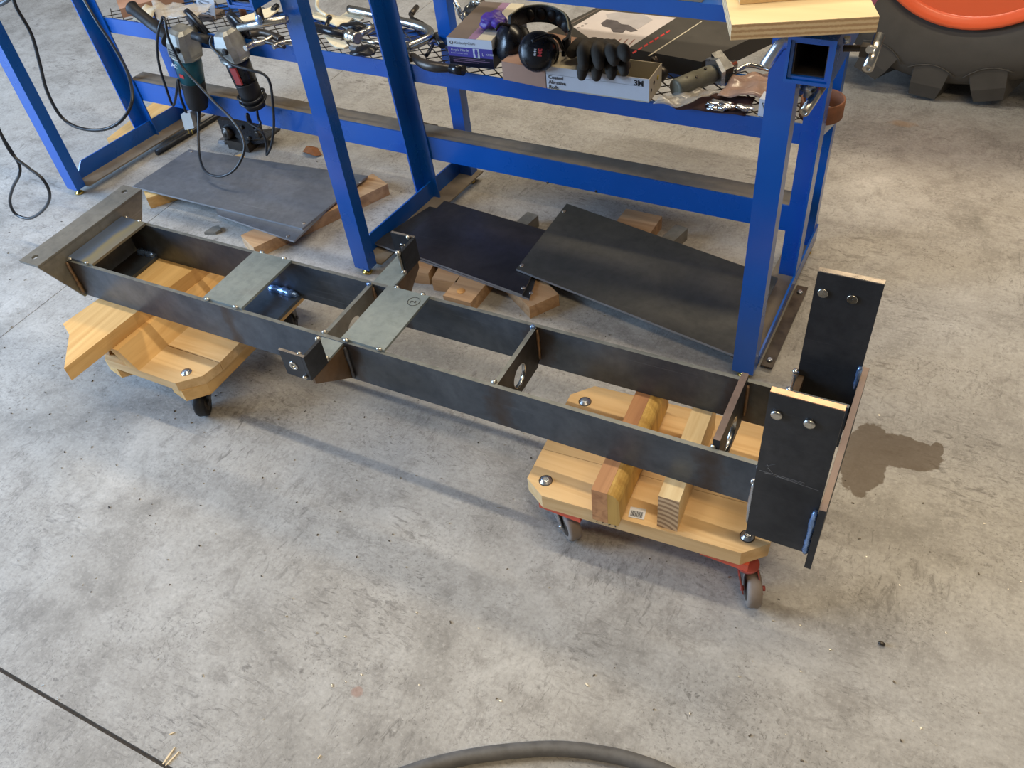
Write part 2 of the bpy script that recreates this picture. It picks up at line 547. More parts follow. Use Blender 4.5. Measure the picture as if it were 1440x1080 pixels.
# ------------------------------------------------------------------ floor
def concrete():
    t = NT('worn_concrete')
    P = t.map()
    big = t.noise(P, 1.1, 4, 0.55, 0.2)
    mid = t.noise(t.map(loc=(4, 1, 0)), 4.2, 10, 0.70, 0.25)
    fine = t.noise(P, 120, 4, 0.7)
    c = t.ramp(mid, [(0.28, rgb(126, 123, 118)), (0.47, rgb(164, 161, 156)), (0.62, rgb(179, 177, 173)), (0.8, rgb(200, 198, 194))])
    m2 = t.noise(t.map(loc=(1, 8, 0)), 17, 8, 0.72, 0.4)
    c = t.mix(t.ramp(m2, [(0.34, (0.55, 0.55, 0.55)), (0.5, (0, 0, 0))]), c, rgb(128, 124, 119))
    c = t.mix(t.ramp(big, [(0.35, (0.5, 0.5, 0.5)), (0.55, (0, 0, 0))]), c, rgb(160, 157, 152))
    # trowel, boot and grinding scuffs: patches of short dark strokes in several directions
    sc = None
    for (sx, sy, rot, loc, lo, hi, pl, ps) in ((20, 62, 0.45, (0, 0, 0), 0.525, 0.63, 0.46, 2.6), (70, 22, -0.25, (3, 3, 0), 0.53, 0.64, 0.47, 3.1), (58, 150, 0.9, (1, 5, 0), 0.55, 0.64, 0.46, 3.6), (95, 95, 0.0, (6, 2, 0), 0.545, 0.63, 0.45, 4.3)):
        st = t.ramp(t.noise(t.map((sx, sy, 1), rot=(0, 0, rot), loc=loc), 1.0, 6, 0.72, 1.1), [(lo, (0, 0, 0)), (hi, (1, 1, 1))])
        pa = t.ramp(t.noise(t.map(loc=(loc[0] + 2, loc[1] + 7, 0)), ps, 5, 0.62), [(pl, (0, 0, 0)), (pl + 0.17, (1, 1, 1))])
        m_ = t.math('MULTIPLY', st, pa)
        sc = m_ if sc is None else t.math('MAXIMUM', sc, m_)
    c = t.mix(t.math('MULTIPLY', sc, 0.66), c, rgb(90, 86, 82))
    # grit: dark pores
    v = t.n('ShaderNodeTexVoronoi'); t.l(t.map((1, 1.4, 1)), v.inputs['Vector']); v.inputs['Scale'].default_value = 105
    sel = t.ramp(t.noise(t.map(loc=(9, 9, 0)), 13, 4, 0.7), [(0.5, (0, 0, 0)), (0.58, (1, 1, 1))])
    dk = t.math('MULTIPLY', t.ramp(v.outputs['Distance'], [(0.1, (1, 1, 1)), (0.19, (0, 0, 0))]), sel)
    c = t.mix(t.math('MULTIPLY', dk, 0.55), c, rgb(78, 72, 68))
    c = t.mix(t.ramp(fine, [(0.3, (0.35, 0.35, 0.35)), (0.5, (0, 0, 0))]), c, rgb(112, 109, 104))
    c = t.mix(t.ramp(fine, [(0.55, (0, 0, 0)), (0.72, (0.25, 0.25, 0.25))]), c, rgb(222, 219, 214))
    # oil stain beside the end plate and small brown spots
    nd = t.noise(t.map(), 38, 3, 0.6)
    sep = t.n('ShaderNodeSeparateXYZ'); t.l(P, sep.inputs[0])
    X, Y = sep.outputs[0], sep.outputs[1]

    def ell(cx, cy, rx, ry, soft=0.12, wob=0.5):
        dx = t.math('DIVIDE', t.math('SUBTRACT', X, cx), rx); dy = t.math('DIVIDE', t.math('SUBTRACT', Y, cy), ry)
        d = t.math('ADD', t.math('MULTIPLY', dx, dx), t.math('MULTIPLY', dy, dy))
        d = t.math('ADD', d, t.math('MULTIPLY', t.math('SUBTRACT', nd, 0.5), wob * 2))
        return t.ramp(d, [(0.92 - soft, (1, 1, 1)), (0.92, (0, 0, 0))])
    s = t.math('MAXIMUM', ell(1.735, 0.385, 0.05, 0.115), ell(1.80, 0.43, 0.085, 0.05))
    s = t.math('MAXIMUM', s, ell(1.865, 0.462, 0.014, 0.022))
    c = t.mix(t.math('MULTIPLY', s, 0.82), c, rgb(88, 74, 58))
    sp = ell(1.03, -0.49, 0.014, 0.012, 0.5)
    c = t.mix(t.math('MULTIPLY', sp, 0.5), c, rgb(150, 105, 85))
    sp2 = ell(1.58, 1.80, 0.05, 0.025, 0.8, 0.9)
    c = t.mix(t.math('MULTIPLY', sp2, 0.35), c, rgb(170, 125, 60))
    t.col(c)
    t.l(t.ramp(mid, [(0.3, (0.78,) * 3), (0.7, (0.62,) * 3)]), t.b.inputs['Roughness'])
    hb = t.math('ADD', t.math('MULTIPLY', mid, 0.6), t.math('MULTIPLY', fine, 0.5))
    t.bump(hb, 0.22, 0.003)
    return t.m


M_FLOOR = concrete()
M_JOINT = mat('joint_dirt', rgb(92, 84, 76), 0.9, 0.0, 0.4, 160, 0.6)
bm = BM(); box(bm, -9, 9, -6, 11, -0.05, -0.012)
floor = new_obj('floor', bm, M_JOINT); floor['kind'] = 'structure'; floor['label'] = 'worn grey workshop concrete with dark joint lines'
for (x0, x1, y0, y1) in ((-9, -0.4768, -0.7365, 11), (-0.4742, 9, -0.7365, 11), (-9, 9, -6, -0.7435)):
    bm = BM(); box(bm, x0, x1, y0, y1, -0.012, 0.0)
    new_obj('slab', bm, M_FLOOR, floor)

def blued_strap():
    t = NT('blue_tempered_strap')
    sep = t.n('ShaderNodeSeparateXYZ'); t.l(t.map((1 / 0.08, 1, 1), (0.45, 0, 0)), sep.inputs[0])
    nz = t.noise(t.map(), 14, 4)
    f = t.math('ADD', sep.outputs[0], t.math('MULTIPLY', t.math('SUBTRACT', nz, 0.5), 0.35))
    t.col(t.ramp(f, [(0.15, rgb(84, 98, 122)), (0.5, rgb(100, 116, 140)), (0.66, rgb(150, 142, 112)), (0.95, rgb(138, 132, 116))]))
    t.b.inputs['Roughness'].default_value = 0.4; t.b.inputs['Metallic'].default_value = 0.4
    return t.m


M_STRAPB = blued_strap()

# ------------------------------------------------------------------ welded frame
FR = thing('welded_steel_frame', 'long dark welded steel ladder frame lying across two wooden dollies', 'steel frame', (0.8, 0.093, HB))
for y0 in (0.0, W - 0.0085):
    bm = BM(); box(bm, -0.038, 1.684, y0, y0 + 0.0085, HB, H); bevel(bm, 0.0008, 1)
    facemat(bm, lambda n: n.z > 0.6)
    new_obj('rail', bm, [M_RAIL, M_RTOP], FR)
# cleaned straps tacked on top
for k, (x0, x1) in enumerate(((-0.036, 0.045), (0.385, 0.491), (0.749, 0.851))):
    bm = BM(); box(bm, x0, x1, 0.006, W - 0.006, H, H + 0.006); bevel(bm, 0.0008, 1)
    st = new_obj('cross_strap', bm, M_STRAP if k else M_STRAPB, FR)
    for (tx, ty) in ((0.012, 0.004), (0.09, 0.006), (0.02, W - 0.004), (0.085, W - 0.005)):
        if k == 0:
            tx *= 0.7
        bm = BM(); blob(bm, (x0 + tx, ty, H + 0.005), 0.0048, 1.3, 0.9, 0.8, 0.25, 200, 2)
        new_obj('tack_weld', bm, M_TACK, st)
lettering('2', 0.018, (0.835, 0.148, H + 0.0062), (-0.2, 1, 0), (-1, -0.2, 0), M_INK, st, 'chalk_number')
bm = BM()
lathe(bm, (0.829, 0.153, H + 0.0062), (0, 0, 1), [(0.0125, 0), (0.0135, 0), (0.0135, 0.0003), (0.0125, 0.0003)], 28, closed=True)
new_obj('chalk_ring', bm, M_INK, st)
# straps welded under the rails
for x0, x1 in ((-0.034, 0.036), (0.388, 0.488)):
    bm = BM(); box(bm, x0, x1, 0.012, W - 0.012, HB - 0.002 + 0.004, HB + 0.010); bevel(bm, 0.0008, 1)
    st = new_obj('bottom_strap', bm, M_RAIL, FR)
    bm = BM(); bead(bm, (x0 + 0.012, W - 0.016, HB + 0.014), (x1 - 0.004, W - 0.018, HB + 0.014), 0.0105, 11)
    new_obj('weld_bead', bm, M_WELD, st)
# diaphragm plates with bored holes
for x0, top, th, hz, hr in ((0.700, H, 0.009, 0.285, 0.028), (1.088, H - 0.001, 0.009, 0.283, 0.026), (1.500, H + 0.021, 0.012, 0.286, 0.036)):
    bm = BM()
    holed(bm, [(0.0095, HB + 0.014), (0.022, HB + 0.002), (0.164, HB + 0.002), (0.1765, HB + 0.014), (0.1765, top), (0.0095, top)],
          [(0.093, hz, hr)], th, (x0, 0, 0), (0, 1, 0), (0, 0, 1), (1, 0, 0))
    bmesh.ops.recalc_face_normals(bm, faces=bm.faces); facemat(bm, lambda n: n.z > 0.95)
    dp = new_obj('diaphragm_plate', bm, [M_ANGLE if x0 < 1 else M_PLATE, M_RTOP if x0 < 1.3 else M_BRNEDGE], FR)
    if x0 > 1:
        bm = BM(); pipe(bm, (x0 + 0.0004, 0.093, hz), (x0 + th - 0.0004, 0.093, hz), hr + 0.0003, hr - 0.0012, 28)
        new_obj('bright_bore', bm, M_CHROME, dp)  # thin chrome ring added to give the plain hole its bright bore
    for yy in (0.012, 0.174):
        bm = BM(); bead(bm, (x0 + th + 0.002, yy, HB + 0.02), (x0 + th + 0.002, yy, H - 0.006), 0.0045, 9)
        new_obj('weld_bead', bm, M_BWELD, dp)
        bm = BM(); blob(bm, (x0 + 0.002, yy, H + 0.001), 0.0055, 1, 1, 0.9, 0.25, 200, 2)
        new_obj('tack_weld', bm, M_WELD if yy > 0.1 else M_TACK, dp)
# left end angle with cut corners
bm = BM()
extr(bm, [(-0.045, -0.066, 0.366), (-0.045, 0.265, 0.366), (-0.045, 0.19, HB - 0.004), (-0.045, -0.004, HB - 0.004)], (0.007, 0, 0))
ea = new_obj('end_angle', bm, M_ANGLE, FR)
bm = BM()
holed(bm, [(-0.101, -0.066), (-0.038, -0.066), (-0.038, 0.265), (-0.101, 0.265)], [(-0.074, -0.042, 0.008), (-0.074, 0.242, 0.008)], 0.006,
      (0, 0, 0.365), (1, 0, 0), (0, 1, 0), (0, 0, 1))
new_obj('top_flange', bm, M_ANGLE, ea)
for yy in (-0.004, W + 0.004):
    bm = BM(); bead(bm, (-0.034, yy, HB + 0.006), (-0.034, yy, H - 0.002), 0.0055, 11)
    new_obj('weld_bead', bm, M_BWELD, ea)
# side brackets half way along
for sgn in (-1, 1):
    yr = 0.0 if sgn < 0 else W           # rail face
    y = lambda d: yr + sgn * d
    bm = BM(); box(bm, 0.704, 0.7555, min(y(0), y(0.100)), max(y(0), y(0.100)), 0.3335, 0.3385); bevel(bm, 0.0006, 1)
    wg = new_obj('bracket_arm', bm, M_STRAP, FR)
    bm = BM()
    extr(bm, [(0.750, y(0.0), 0.333), (0.750, y(0.100), 0.333), (0.750, y(0.100), 0.318), (0.750, y(0.0), HB + 0.004)], (0.006, 0, 0))
    new_obj('arm_web', bm, M_HEAT, wg)
    bm = BM(); bead(bm, (0.760, y(0.004), HB + 0.008), (0.760, y(0.004), H - 0.01), 0.005, 9)
    new_obj('weld_bead', bm, M_RAIL if sgn < 0 else M_BWELD, wg)
    bm = BM(); box(bm, 0.750, 0.7565, min(y(0.054), y(0.108)), max(y(0.054), y(0.108)), 0.334, 0.393); bevel(bm, 0.0006, 1)
    new_obj('bracket_plate', bm, M_PLATE, FR)
    bm = BM()
    holed(bm, [(0.697, 0.332), (0.7495, 0.332), (0.7495, 0.395), (0.697, 0.395)], [(0.722, 0.362, 0.0085)], 0.006, (0, y(0.108) - (0 if sgn < 0 else 0.006), 0), (1, 0, 0), (0, 0, 1), (0, 1, 0))
    bk = new_obj('bracket_ear', bm, M_PLATE, FR)
    bm = BM(); box(bm, 0.697, 0.7565, min(y(0.103), y(0.108)), max(y(0.103), y(0.108)), 0.3945, 0.3962)
    new_obj('bright_edge', bm, M_EDGE, bk)
    bm = BM(); pipe(bm, (0.722, y(0.1005), 0.362), (0.722, y(0.1095), 0.362), 0.0095, 0.006, 18)
    new_obj('hole_bush', bm, M_CHROME, bk)
    bm = BM(); bead(bm, (0.7475, y(0.052), 0.34), (0.7475, y(0.052), 0.392), 0.0042, 7)
    blob(bm, (0.7475, y(0.051), 0.39), 0.0065, amp=0.2, fr=150); blob(bm, (0.752, y(0.051), 0.34), 0.006, amp=0.2, fr=150)
    new_obj('weld_bead', bm, M_TACK, bk)
    bm = BM(); blob(bm, (0.742, y(0.102), 0.394), 0.005, amp=0.2, fr=150); blob(bm, (0.745, y(0.111), 0.342), 0.005, amp=0.2, fr=150)
    new_obj('tack_weld', bm, M_TACK, bk)
# upright end plates and the end cross plate
for sgn, y0 in ((-1, -0.055), (1, W + 0.045)):
    bm = BM()
    box(bm, 1.5855, 1.686, y0, y0 + 0.0115, 0.228, 0.5655); bevel(bm, 0.0008, 1)
    up = new_obj('upright_plate', bm, M_PLATE, FR)
    bm = BM(); box(bm, 1.5858, 1.6857, y0 + 0.0006, y0 + 0.0109, 0.5652, 0.5672)
    new_obj('sawn_edge', bm, M_COPPER if sgn < 0 else M_EDGE, up)
    for hx in (1.600, 1.6455):
        bm = BM()
        if sgn < 0:
            lathe(bm, (hx, y0 - 0.0055, 0.5265), (0, 1, 0), [(0.0045, 0), (0.0078, 0.0012), (0.0085, 0.003), (0.0085, 0.0065)], 24)
        else:
            lathe(bm, (hx, y0 - 0.003, 0.5265), (0, 1, 0), [(0.0078, 0), (0.0086, 0.0008), (0.0086, 0.004)], 24)
        new_obj('plug', bm, M_CHROME, up)
    ya, yb = (y0 + 0.0115, 0.0) if sgn < 0 else (W, y0)
    bm = BM(); box(bm, 1.5865, 1.598, ya, yb, HB + 0.002, H - 0.004)
    new_obj('spacer_plate', bm, M_HEAT, FR)
    bm = BM()
    yw = y0 + (0.0115 if sgn < 0 else 0.0)
    bead(bm, (1.5835, yw - sgn * 0.002, HB + 0.004), (1.5835, yw - sgn * 0.002, H + 0.006), 0.0055, 11)
    blob(bm, (1.5825, yw - sgn * 0.005, H + 0.006), 0.006, amp=0.2, fr=150); blob(bm, (1.5825, ya if sgn > 0 else yb, H - 0.002), 0.0065, amp=0.2, fr=150)
    new_obj('weld_bead', bm, M_ZINC, up)
    bm = BM()
    if sgn < 0:
        bead(bm, (1.6825, y0 - 0.004, 0.232), (1.6825, y0 - 0.004, 0.345), 0.006, 15)
    else:
        bead(bm, (1.6835, y0 - 0.003, 0.34), (1.6835, y0 - 0.003, 0.392), 0.005, 9)
    new_obj('weld_bead', bm, M_WELD, up)
rs = random.Random(5)
for k in range(7):
    p = Vector((1.590 + rs.uniform(0, 0.012), -0.0553, 0.405 + rs.uniform(-0.014, 0.012)))
    q = p + (Vector((rs.uniform(0.004, 0.016), 0, rs.uniform(-0.02, 0.012))) if k < 4 else Vector((rs.uniform(0.06, 0.085), 0, rs.uniform(-0.006, 0.002))))
    bm = BM(); n = Vector((0, 0, 0.0004)) if k >= 4 else Vector((0.0004, 0, 0.0002)); extr(bm, [p - n, q - n * 0.4, q + n * 0.4, p + n], (0, 0.0002, 0))
    new_obj('scratch', bm, M_SEDGE, [o for o in FR.children if o.name.startswith('upright_plate')][0])
bm = BM(); box(bm, 1.687, 1.6975, -0.0675, 0.263, 0.206, 0.361); bevel(bm, 0.0006, 1)
ep = new_obj('end_plate', bm, M_PLATE, FR)
bm = BM(); box(bm, 1.6873, 1.6972, -0.067, 0.2625, 0.3605, 0.3622)
new_obj('brown_top_edge', bm, M_BRNEDGE, ep)


# ------------------------------------------------------------------ dollies
def caster(root, c, topz, axis, wheel_m, fork_m, r=0.036, wd=0.026, lead=(0.0, 0.0)):
    """c: floor contact point; fork leans back to the swivel above"""
    c = Vector(c); ax = Vector(axis).normalized(); hub = Vector((c.x, c.y, r)); sw = Vector((c.x + lead[0], c.y + lead[1], topz))
    bm = BM()
    lathe(bm, hub - ax * wd / 2, ax, [(r * 0.82, 0), (r * 0.94, 0.0015), (r, 0.006), (r, wd - 0.006), (r * 0.94, wd - 0.0015), (r * 0.82, wd)], 30)
    wh = new_obj('caster_wheel', bm, wheel_m, root)
    bm = BM(); lathe(bm, hub - ax * (wd / 2 + 0.001), ax, [(0.006, 0), (r * 0.62, 0.0006), (r * 0.66, 0.002), (r * 0.66, wd), (r * 0.62, wd + 0.0014), (0.006, wd + 0.002)], 24)
    new_obj('wheel_hub', bm, M_DARKST, wh)
    f = BM()
    side = Vector((0, 0, 1)).cross(ax).normalized()
    for sg in (-1, 1):
        o = hub + ax * sg * (wd / 2 + 0.003)
        pts = [o - side * 0.009 - Vector((0, 0, 0.008)), o + side * 0.009 - Vector((0, 0, 0.008)),
               Vector((sw.x, sw.y, topz - 0.007)) + ax * sg * (wd / 2 + 0.003) + side * 0.022, Vector((sw.x, sw.y, topz - 0.007)) + ax * sg * (wd / 2 + 0.003) - side * 0.022]
        extr(f, pts, ax * 0.0025 * sg)
        cyl(f, o, o + ax * sg * 0.006, 0.005, seg=12)
    lathe(f, (sw.x, sw.y, topz - 0.0075), (0, 0, 1), [(0.019, 0), (0.021, 0.004), (0.021, 0.0074)], 24)
    new_obj('caster_fork', f, fork_m, root)


# right dolly
DO = Vector((1.165, -0.0665, 0)); du = Vector((0.99838, 0.057, 0)); dv = Vector((-0.057, 0.99838, 0))
DZ1 = 0.149; DZ0 = 0.112
dp_ = lambda u, v, z: DO + du * u + dv * v + Vector((0, 0, z))
D1 = thing('furniture_dolly', 'wooden dolly with orange corner blocks under the upright plate end', 'dolly', dp_(0.23, 0.15, 0))
planks = [([(0.042, 0), (0.418, 0), (0.46, 0.036), (0.46, 0.108), (0.0, 0.108), (0.0, 0.03)], 0.0),
          ([(0.0, 0.1095), (0.46, 0.1095), (0.46, 0.199), (0.0, 0.199)], 0.001),
          ([(0.0, 0.2005), (0.46, 0.2005), (0.46, 0.266), (0.42, 0.305), (0.04, 0.305), (0.0, 0.266)], 0.0)]
for pl, dz in planks:
    bm = BM(); extr(bm, [dp_(u, v, DZ0) for u, v in pl], (0, 0, DZ1 - DZ0 - dz)); bevel(bm, 0.0025, 2)
    new_obj('deck_plank', bm, W_DECKX, D1)
for u0 in (0.028, 0.345):
    bm = BM(); extr(bm, [dp_(u, v, DZ0 - 0.021) for u, v in ((u0, 0.012), (u0 + 0.088, 0.004), (u0 + 0.088, 0.30), (u0, 0.30))], (0, 0, 0.0205))
    new_obj('cleat', bm, [M_ORANGE2], D1)
for u, v in ((0.036, 0.036), (0.420, 0.038), (0.036, 0.256), (0.42, 0.256)):
    bm = BM(); lathe(bm, dp_(u, v, DZ1 - 0.0005), (0, 0, 1), [(0.0115, 0.0), (0.0115, 0.0012), (0.0085, 0.0015), (0.008, 0.0058), (0.004, 0.006)], 22)
    new_obj('carriage_bolt', bm, M_ZINC, D1)
    bm = BM(); lathe(bm, dp_(u, v, DZ1 - 0.0002), (0, 0, 1), [(0.0135, 0.0), (0.0135, 0.0006), (0.0118, 0.0006), (0.0118, 0.0)], 22, closed=True)
    new_obj('bolt_recess', bm, M_DARKST, D1)
tz = DZ0 - 0.021
caster(D1, (1.243, -0.030, 0), tz, (-0.62, -0.78, 0), M_WHEEL, M_ZINC, lead=(-0.028, 0.016))
caster(D1, (1.611, -0.031, 0), tz, (1.0, 0.42, 0), M_WHEEL, M_DULLRED, lead=(-0.018, 0.012))
caster(D1, (1.20, 0.185, 0), tz, (0.4, 1, 0), M_WHEEL, M_ZINC, lead=(0.0, 0.01))
caster(D1, (1.585, 0.215, 0), tz, (0.2, 1, 0), M_WHEEL, M_DULLRED, lead=(0.0, 0.0))
# stencilled number on the front edge and barcode sticker
nb = dp_(0.148, -0.0002, 0.118)
lettering('7791', 0.023, nb, du, (0, 0, 1), M_DARKST, D1, 'stencilled_number', 0.0006)
q = onz(896, 722, DZ1 + 0.0008)
su = Vector((0.985, 0.17, 0)).normalized(); sv = Vector((-su.y, su.x, 0))
bm = BM(); extr(bm, [q + su * a + sv * b for a, b in ((-0.0145, -0.011), (0.0145, -0.011), (0.0145, 0.0125), (-0.0145, 0.0125))], (0, 0, 0.0003))
stk = new_obj('barcode_sticker', bm, M_WHITE, D1)
bm = BM(); xx = -0.0115
rnd = random.Random(3)
while xx < 0.0108:
    ww = rnd.choice((0.0005, 0.0009, 0.0013))
    extr(bm, [q + su * a + sv * b + Vector((0, 0, 0.0004)) for a, b in ((xx, -0.0085), (xx + ww, -0.0085), (xx + ww, 0.0045), (xx, 0.0045))], (0, 0, 0.0001))
    xx += ww + rnd.choice((0.0005, 0.0008))
new_obj('barcode_bars', bm, M_INK, stk)
# the two blocks on edge carrying the frame
bu = Vector((0.9987, 0.0508, 0)); bvv = Vector((-0.0508, 0.9987, 0)); b0 = Vector((1.4291, -0.045, DZ1))
bm = BM(); fs = extr(bm, [b0, b0 + bu * 0.0375, b0 + bu * 0.0375 + bvv * 0.262, b0 + bvv * 0.262], (0, 0, HB - DZ1 - 0.0005)); bevel(bm, 0.0025, 2)
bm.normal_update()
for f in bm.faces:
    if abs(f.normal.dot(bvv)) > 0.8:
        f.material_index = 1
blk = new_obj('wooden_block', bm, [W_PALEY, M_ENDG])
tag(blk, 'pale pine block on edge with ringed end grain beside the barcode sticker', 'wood block', 'blocks on edge carrying the right end of the frame')
b1 = Vector((1.3165, -0.076, DZ1))
W2 = thing('wooden_block', 'reddish round-cornered fir block on edge left of the barcode sticker', 'wood block', b1 + Vector((0.02, 0.15, 0)), 'blocks on edge carrying the right end of the frame')
hh = HB - DZ1 - 0.0005
prof = [(0, 0), (0.030, 0), (0.030, 0.0)]
bm = BM()
pr = [(0.0, 0.0), (0.0295, 0.0), (0.0295, hh), (0.0, hh)]
extr(bm, [b1 + bu * a + Vector((0, 0, b)) for a, b in pr], bvv * 0.30); bevel(bm, 0.0012, 1)
new_obj('red_lamination', bm, W_REDY, W2)
pr = [(0.0297, 0.0), (0.050, 0.002), (0.0535, 0.02), (0.052, hh * 0.6)] + [(0.0297 + 0.022 * math.cos(a), hh - 0.022 + 0.0218 * math.sin(a)) for a in (0.2, 0.5, 0.8, 1.1, 1.35)] + [(0.0297, hh - 0.0002)]
bm = BM(); extr(bm, [b1 + bu * a + Vector((0, 0, b)) for a, b in pr], bvv * 0.30)
new_obj('split_lamination', bm, W_SPLIT, W2)

# left dolly
D2 = thing('furniture_dolly', 'wooden dolly with black casters under the cut-corner angle end', 'dolly', (0.19, 0.13, 0))
edges = [-0.098, -0.0045, 0.089, 0.182, 0.275, 0.362]
for k in range(5):
    y0, y1 = edges[k], edges[k + 1] - 0.0018
    pts = [(0.035, y0), (0.353, y0), (0.353, y1), (0.035, y1)]
    if k == 0:
        pts = [(0.075, y0), (0.300, y0), (0.345, -0.055), (0.353, y1), (0.035, y1), (0.035, -0.06)]
    if k == 4:
        pts = [(0.035, y0), (0.353, y0), (0.353, y1 - 0.04), (0.313, y1), (0.075, y1), (0.035, y1 - 0.04)]
    bm = BM(); extr(bm, [(x, y, DZ0 + 0.012) for x, y in pts], (0, 0, DZ1 - DZ0 - 0.012)); bevel(bm, 0.002, 2)
    new_obj('deck_plank', bm, W_DECKX, D2)
for x0 in (0.045, 0.255):
    pts = [(x0, -0.085), (x0 + 0.05, -0.096), (x0 + 0.09, -0.055), (x0 + 0.09, 0.34), (x0, 0.34)]
    bm = BM(); extr(bm, [(x, y, DZ0 - 0.022) for x, y in pts], (0, 0, 0.0335)); bevel(bm, 0.0015, 1)
    new_obj('cleat', bm, W_DECKY, D2)
for x, y in ((0.30, -0.06), (0.09, -0.05), (0.30, 0.31), (0.09, 0.31)):
    bm = BM(); lathe(bm, (x, y, DZ1 - 0.0005), (0, 0, 1), [(0.0125, 0.0), (0.0125, 0.0014), (0.0085, 0.0016), (0.008, 0.0058), (0.004, 0.006)], 22)
    new_obj('carriage_bolt', bm, M_ZINC, D2)
caster(D2, (0.285, -0.050, 0), DZ0 - 0.022, (0.80, 0.50, 0), M_BLACK, M_DARKST, lead=(0.012, 0.016))
caster(D2, (0.10, 0.03, 0), DZ0 - 0.022, (0.5, 0.8, 0), M_BLACK, M_DARKST, lead=(0.0, 0.02))
caster(D2, (0.30, 0.28, 0), DZ0 - 0.022, (0.8, 0.5, 0), M_BLACK, M_DARKST)
caster(D2, (0.09, 0.28, 0), DZ0 - 0.022, (0.8, -0.5, 0), M_BLACK, M_DARKST)
# leaning riser boards and the wide plank on top of them
bm = BM()
extr(bm, [(0.150, -0.098, DZ1), (0.186, -0.098, DZ1), (0.146, -0.098, 0.1995), (0.112, -0.098, 0.1995)], (0.012, 0.33, 0)); bevel(bm, 0.0015, 1)
tag(new_obj('riser_board', bm, W_DECKY), 'leaning orange-toned board on the left dolly deck, nearer the frame middle', 'board', 'leaning boards under the notched plank')
bm = BM()
extr(bm, [(0.040, -0.085, DZ1), (0.076, -0.085, DZ1), (0.098, -0.085, 0.1995), (0.062, -0.085, 0.1995)], (0.012, 0.33, 0)); bevel(bm, 0.0015, 1)
tag(new_obj('riser_board', bm, W_TAN), 'leaning brown board mostly hidden below the notched plank', 'board', 'leaning boards under the notched plank')
bm = BM()
extr(bm, [(x, y, 0.200) for x, y in ((0.121, -0.213), (0.136, 0.0), (0.155, 0.19), (0.160, 0.27), (0.030, 0.27), (0.02, 0.19), (0.006, 0.0), (-0.006, -0.102), (0.040, -0.124))], (0, 0, 0.0375)); bevel(bm, 0.0018, 2)
tag(new_obj('notched_plank', bm, W_DECKY), 'thick yellow plank with angled notched end between frame and left dolly', 'plank')


# ------------------------------------------------------------------ blue workbench
BE = thing('steel_workbench', 'long blue painted steel workbench frame with a wire mesh shelf', 'workbench', bp(1.1, 0.3, 0))
LEGS = (-0.055, 1.145, 2.226)
BTOP = 0.846
for k, s0 in enumerate(LEGS):
    right = (k == 2)
    bm = BM(); bbox(bm, s0, s0 + 0.049, 0.0, 0.037, 0.024, 0.818); bevel(bm, 0.005, 3)
    new_obj('front_leg', bm, M_BLUE, BE)
    o2 = (-0.030, -0.022, 0.0)[k]; o3 = (0.045, 0.035, 0.0)[k]
    for v, of_ in ((0.0185, 0.0), (0.53, o3 + 0.01)):
        bm = BM(); lathe(bm, bp(s0 + of_ + 0.0245, v, 0), (0, 0, 1), [(0.013, 0), (0.0145, 0.003), (0.010, 0.008), (0.006, 0.009), (0.006, 0.025)], 20)
        new_obj('levelling_foot', bm, M_BRASS, BE)
    # floor angle running back from the front leg
    fa = s0 if not right else s0 - 0.016
    bm = BM(); extr(bm, [bp(fa, 0.037, 0.0235), bp(fa + 0.066, 0.037, 0.0235), bp(fa + 0.066 + o3, 0.56, 0.0235), bp(fa + o3, 0.56, 0.0235)], (0, 0, 0.005))
    ft = new_obj('foot_angle', bm, M_DUST, BE)
    fs_ = fa if not right else fa + 0.061
    bm = BM()
    pts = [(0.037, 0.0285), (0.56, 0.0285), (0.56, 0.082), (0.085, 0.082)] if not right else [(0.037, 0.024), (0.56, 0.024), (0.56, 0.075), (0.50, 0.075), (0.045, 0.05)]
    extr(bm, [bp(fs_ + o3 * (a - 0.037) / 0.523, a, b) for a, b in pts], BU * 0.005)
    new_obj('foot_flange', bm, M_BLUE, ft)
    # middle upright (angle, open to the front) and rear upright
    sa = s0 if not right else s0 + 0.044
    bm = BM()
    lean = lambda z: o2 * z / 0.45
    for q0, q1, va, vb in ((sa, sa + 0.005, 0.335, 0.385), (s0 + (0.005 if not right else 0), s0 + (0.049 if not right else 0.044), 0.380, 0.385)):
        extr(bm, [bp(q0, va, 0.0285), bp(q1, va, 0.0285), bp(q1, vb, 0.0285), bp(q0, vb, 0.0285)], BU * lean(0.79) + Vector((0, 0, 0.7895)))
    new_obj('middle_upright', bm, M_BLUE, BE)
    bm = BM(); bbox(bm, s0 + o3 + 0.004, s0 + o3 + 0.046, 0.522, 0.557, 0.0285, 0.818); bevel(bm, 0.002, 1)
    new_obj('rear_upright', bm, M_BLUE, BE)
# flat bar with two bolts beside the right foot
bm = BM(); bbox(bm, 2.278, 2.306, 0.055, 0.372, 0.008, 0.012)
fb = new_obj('floor_bar', bm, M_DARKST, BE)
for v in (0.078, 0.345):
    bm = BM(); lathe(bm, bp(2.2925, v, 0.012), (0, 0, 1), [(0.007, 0), (0.0072, 0.0035), (0.004, 0.0055)], 16)
    new_obj('bolt_head', bm, M_ZINC, fb)
